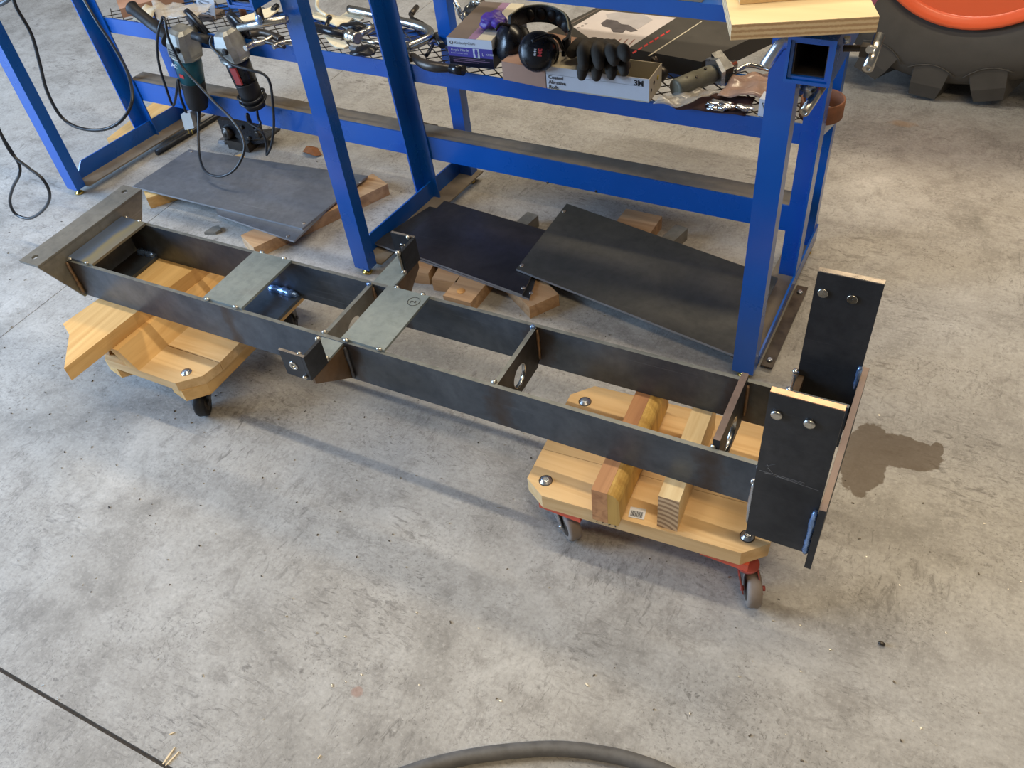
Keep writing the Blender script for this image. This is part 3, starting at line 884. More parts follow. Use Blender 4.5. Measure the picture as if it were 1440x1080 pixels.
# long rails
bm = BM(); bbox(bm, LEGS[0] + 0.01, 2.262, 0.3855, 0.3905, 0.157, 0.228); bevel(bm, 0.001, 1)
lr = new_obj('lower_rail', bm, M_BLUE, BE)
bm = BM(); bbox(bm, LEGS[0] + 0.01, 2.262, 0.3905, 0.452, 0.2225, 0.228)
new_obj('rail_flange', bm, M_DUST, lr)
for px, py in ((770, 257), (838, 269)):
    p = onv(px, py, 0.3853)
    bm = BM(); lathe(bm, p, -BV, [(0.0035, 0), (0.0035, 0.0006), (0.002, 0.0007)], 14)
    new_obj('rail_hole', bm, M_DARKST, lr)
bm = BM(); bbox(bm, LEGS[0] + 0.01, 2.262, 0.3855, 0.3905, 0.417, 0.4431)
bbox(bm, LEGS[0] + 0.01, 2.262, 0.3862, 0.3905, 0.394, 0.4168); bevel(bm, 0.0008, 1)
sr = new_obj('shelf_rail', bm, M_BLUE, BE)
bm = BM(); bbox(bm, LEGS[0] + 0.01, 2.262, 0.585, 0.59, 0.405, 0.440); bbox(bm, LEGS[0] + 0.01, 2.262, 0.56, 0.585, 0.435, 0.440)
new_obj('shelf_back_rail', bm, M_BLUE, BE)
bm = BM(); bbox(bm, LEGS[0], 2.275, 0.0005, 0.0365, 0.8185, BTOP); bevel(bm, 0.002, 1)
new_obj('top_beam', bm, M_BLUE, BE)
bm = BM(); bbox(bm, LEGS[0], 2.20, 0.521, 0.557, 0.8185, BTOP); bevel(bm, 0.002, 1)
new_obj('top_beam', bm, M_BLUE, BE)
bm = BM(); bbox(bm, 1.36, 2.10, 0.002, 0.56, BTOP + 0.0003, BTOP + 0.006)
new_obj('table_top', bm, M_DUST, BE)
# expanded metal shelf
bm = BM(); zt = 0.4413; ds, dv_ = 0.052, 0.021
ns = int(2.28 / ds); nv = 10
for i in range(ns + 1):
    for j in range(nv):
        s = -0.05 + i * ds + (ds / 2 if j % 2 else 0); v = 0.390 + j * dv_
        for sg in (-1, 1):
            a = bp(s, v, zt); b = bp(s + sg * ds / 2, v + dv_, zt)
            d = (b - a).normalized(); nrm = Vector((-d.y, d.x, 0)) * 0.0014
            extr(bm, [a - nrm, b - nrm, b + nrm, a + nrm], (0, 0, 0.0018))
sm = new_obj('shelf_mesh', bm, M_DARKST, BE); sm['kind'] = 'stuff'


def receiver(s0, s1, v0, v1, z0, z1):
    def ring(a):
        return [(s0 + a, z0 + a), (s1 - a, z0 + a), (s1 - a, z1 - a), (s0 + a, z1 - a)]

    def tube(a, th, va, vb, m, nm, par):
        bm = BM(); o = ring(a); i = ring(a + th)
        vs = [[bm.verts.new(bp(p[0], vv, p[1])) for p in lp] for vv in (va, vb) for lp in (o, i)]
        O0, I0, O1, I1 = vs
        for k in range(4):
            n = (k + 1) % 4
            for q in ((O0[k], O0[n], I0[n], I0[k]), (O1[k], I1[k], I1[n], O1[n]), (O0[k], O1[k], O1[n], O0[n]), (I0[k], I0[n], I1[n], I1[k])):
                bm.faces.new(q)
        bevel(bm, 0.0022, 2)
        return new_obj(nm, bm, m, par)
    r = tube(0, 0.0055, v0, v1, M_BLUE, 'receiver_tube', BE)
    tube(0.006, 0.005, v0 + 0.004, v1, M_BLUE, 'inner_sleeve', r)
    tube(0.0112, 0.002, v0 + 0.010, v1, M_DARKST, 'dark_bore', r)  # added thin dark tube lining the inside of the sleeve
    return r


rc = receiver(2.262, 2.338, -0.05, 0.52, 0.753, 0.830)
# screw with T handle on the right side of the receiver
a = onv(1186, 68, -0.01); b = onv(1218, 68, -0.01)
bm = BM(); prof = []
L = (b - a).length; nn = 14
for i in range(nn * 2 + 1):
    prof.append((0.0058 if i % 2 else 0.0048, L * i / (nn * 2)))
lathe(bm, a, b - a, prof, 16)
new_obj('clamp_screw', bm, M_DARKST, BE)
bm = BM(); c_ = onv(1214, 70, -0.01); bx_ = 0.0085
extr(bm, [c_ + BU * -0.004 + Vector((0, 0, -bx_)) - BV * bx_, c_ + BU * 0.010 + Vector((0, 0, -bx_)) - BV * bx_, c_ + BU * 0.010 + Vector((0, 0, -bx_)) + BV * bx_, c_ - BU * 0.004 + Vector((0, 0, -bx_)) + BV * bx_], (0, 0, 2 * bx_))
new_obj('screw_block', bm, M_DARKST, BE)
bm = BM(); pipe(bm, onv(1220, 97, -0.045), onv(1237, 50, 0.01), 0.0085, 0.0045, 20)
new_obj('t_handle', bm, M_CHROME, BE)
bm = BM(); cyl(bm, onv(1224, 68, -0.022), onv(1224, 68, -0.022) - BV * 0.006 , 0.006, seg=14)
new_obj('handle_weld', bm, M_TACK, BE)
bm = BM(); cyl(bm, onv(1191, 60, -0.03), onv(1191, 52, -0.03), 0.006, 0.0055, 6)
new_obj('lock_nut', bm, M_ZINC, BE)
# bent pin left of the receiver
bm = BM(); sweep(bm, spline([onv(1076, 93, -0.035), onv(1087, 77, -0.030), onv(1097, 64, -0.025), onv(1108, 60, -0.02), onv(1120, 62, -0.02)], 6), 0.0105, 16)
new_obj('bent_pin', bm, M_ZINC, BE)
# T handle below the receiver
bm = BM(); pipe(bm, onv(1131, 158, -0.03), onv(1158, 118, 0.05), 0.0085, 0.0048, 20)
new_obj('t_handle', bm, M_CHROME, BE)
p = onv(1136, 135, 0.03); bm = BM(); cyl(bm, p, Vector((p.x, p.y, 0.757)), 0.0085, seg=16); cyl(bm, p + Vector((0, 0, 0.012)), p + Vector((0, 0, 0.024)), 0.014, seg=6)
new_obj('clamp_screw', bm, M_ZINC, BE)
# left receiver with its handle
receiver(1.036, 1.112, -0.05, 0.52, 0.753, 0.830)
bm = BM(); pipe(bm, onv(336, 39, -0.05), onv(404, 26, -0.02), 0.0085, 0.0045, 20)
new_obj('t_handle', bm, M_CHROME, BE)
p = onv(368, 33, -0.035); bm = BM(); cyl(bm, p, Vector((p.x, p.y, 0.754)), 0.009, seg=16)
new_obj('clamp_screw', bm, M_DARKST, BE)
bm = BM(); blob(bm, onv(364, 28, -0.045), 0.009, 1, 0.6, 1.3, 0.2, 120)
new_obj('handle_weld', bm, M_WELD, BE)

# plywood boards on the right end
zb = BTOP + 0.0008; zt = zb + 0.024
p0 = onz(1029, 35, zt); p1 = onz(1237, 23, zt)
ex = (p1 - p0).normalized(); ey = Vector((-ex.y, ex.x, 0)); wid = (p1 - p0).length
bm = BM(); extr(bm, [Vector((q.x, q.y, zb)) for q in (p0, p1, p1 + ey * 0.34, p0 + ey * 0.34)], (0, 0, zt - zb)); bevel(bm, 0.0012, 1)
bm.normal_update()
for f in bm.faces:
    if abs(f.normal.z) < 0.5:
        f.material_index = 1
tag(new_obj('plywood_board', bm, [W_PLY, M_PLYE]), 'pale thick plywood offcut resting on the bench end above the receiver', 'board')
q0 = onz(1040, 7, zt); bm = BM()
extr(bm, [q0 + ex * a + ey * b + Vector((0, 0, 0.0005)) for a, b in ((0, 0), (wid - 0.012, 0.012), (wid - 0.012, 0.20), (0, 0.20))], (0, 0, 0.03)); bevel(bm, 0.0012, 1)
tag(new_obj('top_board', bm, W_DECKX), 'light brown board lying on top of the plywood offcut', 'board')


# ------------------------------------------------------------------ steel sheets and packing timbers on the floor
def slabz(px_pts, ztop, th, name, material, label, cat, group=None, hole_px=(), bev=0.0006, parent=None):
    pts = [onz(x, y, ztop) for x, y in px_pts]
    bm = BM(); extr(bm, [p - Vector((0, 0, th)) for p in pts], (0, 0, th)); bevel(bm, bev, 1)
    facemat(bm, lambda n: n.z < 0.8)
    o = new_obj(name, bm, [material, M_SEDGE])
    if label:
        tag(o, label, cat, group)
    for hx, hy in hole_px:
        p = onz(hx, hy, ztop)
        bm = BM(); lathe(bm, p + Vector((0, 0, 0.0001)), (0, 0, 1), [(0.0055, 0), (0.0055, 0.0006), (0.003, 0.0007)], 16)
        new_obj('drilled_hole', bm, M_EDGE, o)
    return o


G = 'sheets lying on packing timbers under the bench'
slabz([(266, 210), (517, 247), (425, 321), (186, 262)], 0.0515, 0.006, 'steel_sheet', M_SHEET, 'grey steel sheet lying uppermost in front of the hanging grinders', 'steel sheet', G, ((269, 213), (427, 314), (507, 256)))
slabz([(345, 230), (500, 256), (413, 339), (306, 302), (290, 255)], 0.0452, 0.006, 'steel_sheet', M_SHEET, 'grey steel sheet showing a corner below the upper grey sheet', 'steel sheet', G, ((405, 332),))
slabz([(625, 282), (778, 327), (734, 414), (556, 349)], 0.0515, 0.006, 'steel_sheet', M_SHEETB, 'black steel sheet beside the middle bench leg, partly under the olive one', 'steel sheet', G, ((736, 405),))
slabz([(604, 290), (772, 335), (744, 420), (524, 341)], 0.0452, 0.006, 'steel_sheet', M_PLATE, 'dark steel sheet showing narrow edges below the black sheet', 'steel sheet', G, ((747, 412),))
# olive sheet leans: left end on the black sheet, right end on a timber
zs = lambda t: 0.0605 - 0.002 * t
pts = [onz(797, 286, 0.0595), onz(1094, 391, 0.0595), onz(1040, 502, 0.0595), onz(726, 378, 0.0595)]
bm = BM(); extr(bm, [p - Vector((0, 0, 0.0065)) for p in pts], (0, 0, 0.0065)); bevel(bm, 0.0006, 1)
facemat(bm, lambda n: n.z < 0.8)
oc = tag(new_obj('steel_sheet', bm, [M_SHEETC, M_SEDGE]), 'large olive grey steel sheet lying behind the right front bench leg', 'steel sheet', G)
for hx, hy in ((793, 297), (734, 373)):
    bm = BM(); lathe(bm, onz(hx, hy, 0.0596), (0, 0, 1), [(0.006, 0), (0.006, 0.0006), (0.003, 0.0007)], 16)
    new_obj('drilled_hole', bm, M_EDGE, oc)


def timber(p0, p1, wid, h, name, material, label, z0=0.0, group='packing timbers under the sheets', cat='timber'):
    """flat timber whose centre line runs p0 -> p1 on the floor"""
    p0 = Vector((p0[0], p0[1], z0)); p1 = Vector((p1[0], p1[1], z0)); d = (p1 - p0).normalized(); n = Vector((-d.y, d.x, 0)) * wid / 2
    bm = BM(); extr(bm, [p0 - n, p1 - n, p1 + n, p0 + n], (0, 0, h)); bevel(bm, 0.003, 2)
    o = new_obj(name, bm, material)
    return tag(o, label, cat, group)


timber((-0.04, 0.517), (0.158, 0.938), 0.089, 0.0385, 'timber', W_TAN, 'short timber under the grey sheets, its end toward the frame middle')
timber((-0.56, 0.62), (-0.36, 0.90), 0.089, 0.0385, 'timber', W_DECKY, 'timber under the left edge of the grey sheets near the left bench foot')
a = onz(586, 379, 0.038); timber((a.x + 0.005, a.y - 0.012), (a.x - 0.03, a.y + 0.20), 0.072, 0.0385, 'timber', W_TAN, 'brown timber under the black sheet nearest the middle bench leg')
a = onz(622, 390, 0.038); timber((a.x + 0.012, a.y - 0.012), (a.x - 0.022, a.y + 0.20), 0.072, 0.0385, 'timber', W_TAN, 'brown timber under the black sheet, second from the middle bench leg')
a = onz(642, 421, 0.038); timber((a.x, a.y), (a.x + 0.006, a.y + 0.25), 0.084, 0.0385, 'timber', W_TAN, 'timber with a big round knot sticking out below the black sheet')
kn = onz(648, 409, 0.0388)
bm = BM(); lathe(bm, kn, (0, 0, 1), [(0.012, 0), (0.011, 0.0006), (0.004, 0.0007)], 16)
o = new_obj('knot', bm, wood('knot_wood', rgb(214, 160, 92), rgb(168, 112, 58), 2, False), bpy.data.objects[-1] if False else None)
for q in bpy.data.objects:
    if q.get('label', '').startswith('timber with a big'):
        put(o, q)
a = onz(765, 423, 0.038); b = onz(742, 400, 0.038); d = (b - a).normalized()
timber((a.x, a.y), (a.x + d.x * 0.2, a.y + d.y * 0.2), 0.089, 0.0385, 'timber', W_TAN, 'timber end poking out where the black and olive sheets overlap')
a = onz(905, 308, 0.038); timber((a.x - 0.01, a.y + 0.03), (a.x - 0.02, a.y - 0.22), 0.11, 0.0385, 'timber', W_TAN, 'wide timber showing behind the olive sheet beside a steel tube')
timber((1.25, 0.62), (1.25, 0.80), 0.089, 0.0385, 'timber', W_TAN, 'timber hidden under the olive sheet behind the right front leg')


def sqtube(p0, p1, wdt, label, z0=0.0005):
    p0 = Vector((p0[0], p0[1], z0)); p1 = Vector((p1[0], p1[1], z0)); d = (p1 - p0).normalized(); n = Vector((-d.y, d.x, 0)); u = Vector((0, 0, 1))
    bm = BM(); o = [(-wdt / 2, 0), (wdt / 2, 0), (wdt / 2, wdt), (-wdt / 2, wdt)]; t = 0.004
    i = [(-wdt / 2 + t, t), (wdt / 2 - t, t), (wdt / 2 - t, wdt - t), (-wdt / 2 + t, wdt - t)]
    R4 = [[bm.verts.new(P + n * a + u * b) for a, b in lp] for P in (p0, p1) for lp in (o, i)]
    O0, I0, O1, I1 = R4
    for k in range(4):
        m_ = (k + 1) % 4
        for q in ((O0[k], O0[m_], I0[m_], I0[k]), (O1[k], I1[k], I1[m_], O1[m_]), (O0[k], O1[k], O1[m_], O0[m_]), (I0[k], I0[m_], I1[m_], I1[k])):
            bm.faces.new(q)
    bevel(bm, 0.002, 2)
    return tag(new_obj('square_tube', bm, M_ANGLE), label, 'steel tube', 'square steel tubes under the sheets')


a = onz(741, 303, 0.0385); sqtube((a.x + 0.012, a.y + 0.015), (a.x - 0.03, a.y - 0.24), 0.038, 'square steel tube end behind the black sheet')
a = onz(951, 320, 0.0385); sqtube((a.x + 0.012, a.y + 0.012), (a.x - 0.05, a.y - 0.26), 0.038, 'square steel tube end behind the olive sheet')

# long plank and black pipe on the floor by the left bench foot
bm = BM(); pk = [onz(x, y, 0.04) for x, y in ((150, 195), (188, 194), (284, 128), (236, 128))]
extr(bm, [Vector((q.x, q.y, 0)) for q in pk], (0, 0, 0.04)); bevel(bm, 0.002, 2)
tag(new_obj('floor_plank', bm, W_DECKY), 'light plank on the floor behind the left bench foot', 'plank')
bm = BM(); sweep(bm, [onz(220, 215, 0.011), onz(262, 190, 0.011), onz(305, 163, 0.011), onz(330, 148, 0.011)], 0.0095, 14)
tag(new_obj('iron_pipe', bm, M_PIPE), 'thin black iron pipe on the floor left of the grey sheet', 'pipe')

# ------------------------------------------------------------------ black clamp mechanism standing on a block below the lower rail
c0 = onz(341, 208, 0.0)
bm = BM(); extr(bm, [Vector((c0.x + a, c0.y + b, 0)) for a, b in ((-0.045, -0.02), (0.05, -0.02), (0.05, 0.07), (-0.045, 0.07))], (0, 0, 0.034)); bevel(bm, 0.003, 2)
tag(new_obj('steel_block', bm, M_DARKST), 'dark grey block on the floor carrying the black vise mechanism', 'block')
VS = thing('vise_mechanism', 'black steel vise mechanism with round boss below the lower rail', 'vise', Vector((c0.x, c0.y, 0.046)))
vy = c0.y
pv = lambda px, py, dy=0.0: ony(px, py, vy + dy)
bm = BM(); pts = [pv(306, 204), pv(372, 197), pv(372, 201), pv(308, 211)]; extr(bm, pts, (0, 0.09, 0)); new_obj('base_plate', bm, M_BLKPL, VS)
bm = BM(); pts = [pv(305, 168), pv(318, 200), pv(352, 197), pv(366, 195), pv(362, 176), pv(345, 172)]; extr(bm, pts, (0, 0.02, 0)); new_obj('side_plate', bm, M_BLKPL, VS)
bm = BM(); p = pv(321, 186); lathe(bm, p, (-0.25, -1, 0.1), [(0.024, -0.01), (0.024, 0.012), (0.017, 0.016), (0.011, 0.016), (0.010, 0.019), (0.003, 0.02)], 26); new_obj('round_boss', bm, M_DARKST, VS)
for px, py, r in ((319, 199, 0.009), (351, 194, 0.008), (341, 179, 0.007), (363, 188, 0.012)):
    bm = BM(); lathe(bm, pv(px, py), (0, -1, 0), [(r, -0.004), (r, 0.005), (r * 0.6, 0.008)], 18); new_obj('pivot_bolt', bm, M_DARKST, VS)
bm = BM(); pts = [pv(307, 197), pv(316, 197), pv(315, 209), pv(306, 209)]; extr(bm, pts, (0, 0.05, 0)); new_obj('jaw', bm, M_ZINC, VS)

# ------------------------------------------------------------------ tractor wheel
TY = 1.945; TC = Vector((1.671, 0, 0.572))
TW = thing('tractor_wheel', 'big black lugged tractor tyre on an orange rim', 'wheel', (TC.x, TY + 0.16, 0))
bm = BM(); RC = 0.530
prof = [(0.322, 0.035), (0.35, 0.016), (0.42, 0.0), (0.47, 0.006), (0.505, 0.03), (RC, 0.075), (RC + 0.004, 0.165), (RC, 0.255), (0.505, 0.30), (0.47, 0.324), (0.42, 0.33), (0.35, 0.314), (0.322, 0.295)]
lathe(bm, (TC.x, TY, TC.z), (0, 1, 0), prof, 96)
tc = new_obj('tyre_carcass', bm, M_TYRE, TW)
rng = [(0.341, 0.020), (0.338, 0.006), (0.328, 0.004), (0.319, 0.010), (0.309, 0.014), (0.300, 0.022), (0.292, 0.036), (0.284, 0.040), (0.274, 0.042), (0.262, 0.052), (0.254, 0.062), (0.242, 0.066), (0.20, 0.070), (0.10, 0.075), (0.001, 0.075)]
rng = [(r * 0.965, h) for r, h in rng]
bm = BM(); lathe(bm, (TC.x, TY, TC.z), (0, 1, 0), rng + [(0.001, 0.12), (0.32, 0.12), (0.328, 0.03)], 96)
new_obj('rim', bm, M_ORANGE, TW)
NL = 18; LOFF = -0.116
for k in range(NL):
    for side in (0, 1):
        a0 = 2 * PI * (k + 0.5 * side) / NL + LOFF
        bm = BM(); path = []
        # lug: from the shoulder on the sidewall round to the tread middle, sweeping forward
        st = [(0.455, 0.004, 0.0), (0.515, 0.006, 0.0), (0.562, 0.022, 0.0), (0.571, 0.055, 0.02), (0.571, 0.12, 0.075), (0.571, 0.175, 0.13)]
        prev = None
        for i, (r, yy, da) in enumerate(st):
            ang = a0 + da * (1 if side == 0 else 1)
            y = TY + (yy if side == 0 else 0.33 - yy)
            wdt = (0.105, 0.096, 0.082, 0.072, 0.058, 0.046)[i] / 2
            ri = (0.40, 0.45, 0.47, 0.50, 0.515, 0.515)[i]
            yi = y + (0.02 if side == 0 else -0.02) * (1 if i < 3 else 0)
            ring = []
            for (rr, y_, w_) in ((r, y, -wdt), (r, y, wdt), (ri, yi, wdt * 1.25), (ri, yi, -wdt * 1.25)):
                t = Vector((-math.cos(ang), 0, math.sin(ang))); e = Vector((math.sin(ang), 0, -math.cos(ang)))
                e = Vector((math.sin(ang), 0, -math.cos(ang))); t = Vector((math.cos(ang), 0, math.sin(ang)))
                ring.append(bm.verts.new(Vector((TC.x, y_, TC.z)) + e * rr + t * w_))
            if prev:
                for q in range(4):
                    bm.faces.new((prev[q], prev[(q + 1) % 4], ring[(q + 1) % 4], ring[q]))
            else:
                bm.faces.new(ring)
            prev = ring
        bm.faces.new(prev[::-1])
        bevel(bm, 0.004, 2, 40)
        new_obj('tread_lug', bm, M_TYRE, TW)
# moulded ribs above each lug root
bm = BM()
for k in range(NL):
    a0 = 2 * PI * k / NL + LOFF
    pth = []
    for i in range(9):
        f = i / 8; ang = a0 + (f - 0.5) * 0.30; rr = 0.445 + 0.028 * (2 * f - 1) ** 2
        pth.append(Vector((TC.x, TY + 0.0012, TC.z)) + Vector((math.sin(ang), 0, -math.cos(ang))) * rr)
    sweep(bm, pth, 0.0016, 5)
rb = new_obj('sidewall_ribs', bm, M_TYRE, TW); rb['kind'] = 'stuff'


# ------------------------------------------------------------------ things on the mesh shelf
SZ = 0.4435                                            # top of the mesh


def boxtop(p0, p1, pb, ztop, zbot):
    """box frame from image corners of its top: front-left, front-right, one back-right corner"""
    a = onz(*p0, ztop); b = onz(*p1, ztop); c = onz(*pb, ztop)
    ux = (b - a).normalized(); uy = Vector((-ux.y, ux.x, 0)); return a, ux, uy, (b - a).length, max(0.05, (c - b).dot(uy))


def boxmesh(a, ux, uy, w_, d_, z0, z1, bev=0.001):
    bm = BM(); o = Vector((a.x, a.y, z0))
    extr(bm, [o, o + ux * w_, o + ux * w_ + uy * d_, o + uy * d_], (0, 0, z1 - z0))
    if bev:
        bevel(bm, bev, 1)
    return bm


def decal(a, ux, uy, rect, z, m, par, name, face='top', off=0.0003):
    """thin printed panel on the front or top of a box; rect=(x0,x1,b0,b1)"""
    x0, x1, b0, b1 = rect; bm = BM()
    if face == 'front':
        n = -uy * off
        pts = [Vector((a.x, a.y, 0)) + ux * x + Vector((0, 0, b)) + n for x, b in ((x0, b0), (x1, b0), (x1, b1), (x0, b1))]
        extr(bm, pts, -uy * 0.0002)
    else:
        pts = [Vector((a.x, a.y, z + off)) + ux * x + uy * b for x, b in ((x0, b0), (x1, b0), (x1, b1), (x0, b1))]
        extr(bm, pts, (0, 0, 0.0002))
    return new_obj(name, bm, m, par)


UP = Vector((0, 0, 1))
# nitrile glove box
ZT = 0.520
a, ux, uy, w_, d_ = boxtop((627.6, 52.4), (690.8, 57.5), (742, 10), ZT, SZ)
d_ = 0.235
GB = thing('glove_box', 'white and purple cardboard box of disposable gloves on the shelf', 'box', Vector((a.x, a.y, SZ)) + ux * w_ / 2 + uy * d_ / 2)
new_obj('carton', boxmesh(a, ux, uy, w_, d_, SZ, ZT), M_WHITE, GB)
hgt = ZT - SZ
decal(a, ux, uy, (0.0005, w_ - 0.0005, SZ + 0.028, SZ + 0.053), 0, M_PURPLE, GB, 'purple_band', 'front')
decal(a, ux, uy, (0.0005, w_ - 0.0005, SZ + 0.001, SZ + 0.028), 0, M_NAVY, GB, 'navy_band', 'front')
decal(a, ux, uy, (0.073, 0.091, SZ + 0.027, SZ + 0.052), 0, M_WHITE, GB, 'white_panel', 'front', 0.0007)
fr = lambda x, z: Vector((a.x, a.y, 0)) + ux * x + UP * z - uy * 0.0006
lettering('Kimberly-Clark', 0.0095, fr(0.022, SZ + 0.0615), ux, UP, M_INK, GB)
bm = BM(); lathe(bm, fr(0.0125, SZ + 0.0645), -uy, [(0.0048, 0), (0.0048, 0.0003), (0.0033, 0.0003), (0.0033, 0)], 20, closed=True)
new_obj('round_logo', bm, M_GREYPR, GB)
lettering('Purple Nitrile', 0.0095, fr(0.008, SZ + 0.0425), ux, UP, M_INKW, GB, shear=0.2)
lettering('Powder-Free Exam Gloves', 0.0045, fr(0.008, SZ + 0.0355), ux, UP, M_INKW, GB)
lettering('L', 0.012, fr(0.098, SZ + 0.034), ux, UP, M_INKW, GB)
lettering('KC500', 0.0075, fr(0.110, SZ + 0.036), ux, UP, M_INKW, GB)
bm = BM(); p = fr(0.082, SZ + 0.040) - uy * 0.0006
extr(bm, [p + ux * x + UP * z for x, z in ((-0.003, -0.011), (0.003, -0.011), (0.0035, -0.002), (0.0055, 0.003), (0.004, 0.004), (0.0035, 0.010), (0, 0.0115), (-0.0035, 0.010), (-0.004, 0.003), (-0.0055, 0.001), (-0.0035, -0.003))], -uy * 0.0002)
new_obj('hand_picture', bm, M_PURPLE, GB)
for z, x1 in ((0.022, 0.105), (0.0175, 0.118), (0.013, 0.085)):
    decal(a, ux, uy, (0.012, x1, SZ + z, SZ + z + 0.0014), 0, M_LILAC, GB, 'print_line', 'front', 0.0006)
decal(a, ux, uy, (0.0, 0.062, 0.0, d_), ZT, M_GREYPR, GB, 'grey_print', 'top')
decal(a, ux, uy, (0.062, 0.086, 0.0, d_), ZT, M_LILAC, GB, 'lilac_band', 'top', 0.0004)
decal(a, ux, uy, (0.088, w_, 0.0, d_), ZT, M_CREAM, GB, 'cream_print', 'top', 0.0004)
bm = BM(); q = Vector((a.x, a.y, 0)) + ux * (w_ + 0.0002)
extr(bm, [q + uy * y + UP * z for y, z in ((0.0, SZ + 0.001), (d_, SZ + 0.001), (d_, SZ + 0.05), (0.0, SZ + 0.05))], ux * 0.0003); new_obj('navy_side_print', bm, M_NAVY, GB)
# crumpled violet glove pulled from the slot
bm = BM(); p = onz(692, 30, ZT + 0.022)
for dx, dy, dz, r in ((-0.012, 0, -0.004, 0.021), (0.014, 0.014, -0.002, 0.019), (0.002, 0.022, 0.008, 0.016), (0.02, -0.004, -0.005, 0.016), (-0.004, 0.006, 0.006, 0.018)):
    blob(bm, p + Vector((dx, dy, dz)), r, 1.1, 1, 0.85, 0.45, 55, 3)
g = new_obj('nitrile_glove', bm, M_NITR, None, True); remesh(g, 0.0018, 2)
tag(g, 'crumpled violet disposable glove sticking out of its carton', 'glove')

# plain kraft box under the ear muffs
KZ = 0.492
a2, kx, ky, kw, kd = boxtop((705, 86), (766, 98), (790, 75), KZ, SZ)
KB = tag(new_obj('kraft_box', boxmesh(a2, kx, ky, kw + 0.0, 0.19, SZ, KZ), M_KRAFT), 'plain brown cardboard box below the ear muffs', 'box')

# white carton with open top
CZ = 0.5015
a3, cx, cy, cw, cdp = boxtop((767, 93), (913, 112), (938, 85.5), CZ, SZ)
cdp = 0.088
CB = thing('abrasive_carton', 'white open carton of abrasive material at the shelf front', 'box', Vector((a3.x, a3.y, SZ)) + cx * cw / 2 + cy * cdp / 2)
o3 = Vector((a3.x, a3.y, SZ))
new_obj('carton_base', boxmesh(o3, cx, cy, cw, cdp, SZ, SZ + 0.003, 0), M_CREAM, CB)
th = 0.0022
for nm, oo, ww, dd in (('front_panel', o3, cw, th), ('back_panel', o3 + cy * (cdp - th), cw, th), ('side_panel', o3 + cy * th, th, cdp - 2 * th), ('side_panel', o3 + cx * (cw - th) + cy * th, th, cdp - 2 * th)):
    new_obj(nm, boxmesh(oo, cx, cy, ww, dd, SZ + 0.003, CZ, 0.0004), M_WHITE if nm == 'front_panel' else M_CREAM, CB)
new_obj('top_flap', boxmesh(o3 + cy * th, cx, cy, cw * 0.45, cdp - 2 * th, CZ - 0.004, CZ - 0.0022, 0), M_CREAM, CB)
f3 = lambda x, z: o3 + cx * x + UP * z - cy * 0.0003
lettering('Coated', 0.0135, f3(0.006, 0.0275), cx, UP, M_INK, CB, bold=0.0002)
lettering('Abrasive', 0.0135, f3(0.006, 0.0145), cx, UP, M_INK, CB, bold=0.0002)
lettering('Rolls', 0.0135, f3(0.006, 0.0015), cx, UP, M_INK, CB, bold=0.0002)
lettering('3M', 0.019, f3(cw - 0.038, 0.0395), cx, UP, M_INK, CB, bold=0.0007)
decal(o3, cx, cy, (0.0, cw - 0.012, SZ + 0.0385, SZ + 0.0389), 0, M_INK, CB, 'printed_line', 'front', 0.0002)
# side prints
sd = lambda y, z: o3 + cx * (cw + 0.0004) + cy * y + UP * z
for y, z, m_, r in ((0.016, 0.024, M_INK, 0.004), (0.034, 0.034, M_INK, 0.005), (0.060, 0.036, mat('yellow_dot', rgb(230, 200, 40), 0.6, 0, 0.05, 20), 0.006)):
    bm = BM(); lathe(bm, sd(y, z), cx, [(r, 0), (r, 0.0002), (r * 0.5, 0.0003)], 14); new_obj('side_print', bm, m_, CB)

# flat black carton with a product picture
FZ = 0.487
fq = [onz(x, y, SZ) for x, y in ((772, 60), (987, 98), (1118, 33), (868, 2))]
fq = [onz(768, 46, FZ), onz(987, 87, FZ), onz(1112, 27, FZ), onz(866, -3, FZ)]
FB = thing('flat_carton', 'wide flat black carton with a white product picture on top', 'box', Vector((sum(q.x for q in fq) / 4, sum(q.y for q in fq) / 4, SZ)))
bm = BM(); extr(bm, [Vector((q.x, q.y, SZ)) for q in fq], (0, 0, FZ - SZ)); bevel(bm, 0.001, 1)
new_obj('carton', bm, mat('black_print_card', rgb(66, 62, 56), 0.6, 0, 0.18, 18), FB)


def flatpoly(px_pts, z, m_, par, name, th=0.0002):
    bm = BM(); extr(bm, [onz(x, y, z) for x, y in px_pts], (0, 0, th)); return new_obj(name, bm, m_, par)


wp = flatpoly([(806, 38), (846, 14.5), (951, 25), (885, 67), (840, 62)], FZ + 0.0003, mat('pinkish_white_print', rgb(214, 204, 200), 0.6, 0, 0.04, 20), FB, 'white_picture')
flatpoly([(852, 20), (868, 17), (905, 20), (918, 28), (897, 41), (872, 33), (855, 26)], FZ + 0.0006, mat('pale_grey_print', rgb(186, 180, 180), 0.6, 0, 0.08, 40), wp, 'print_shade')
flatpoly([(845, 33), (853, 27), (867, 29), (874, 34), (884, 35), (897, 43), (887, 45), (880, 42), (876, 46), (862, 45), (858, 39), (848, 37)], FZ + 0.0009, mat('dark_print', rgb(88, 82, 84), 0.6, 0, 0.2, 60), wp, 'tool_picture')
for x, y in ((814, 39), (819, 36.5), (824, 33.5)):
    bm = BM(); lathe(bm, onz(x, y, FZ + 0.0006), UP, [(0.004, 0), (0.004, 0.0003), (0.0025, 0.0003), (0.0025, 0)], 14, closed=True); new_obj('print_mark', bm, M_INK, wp)
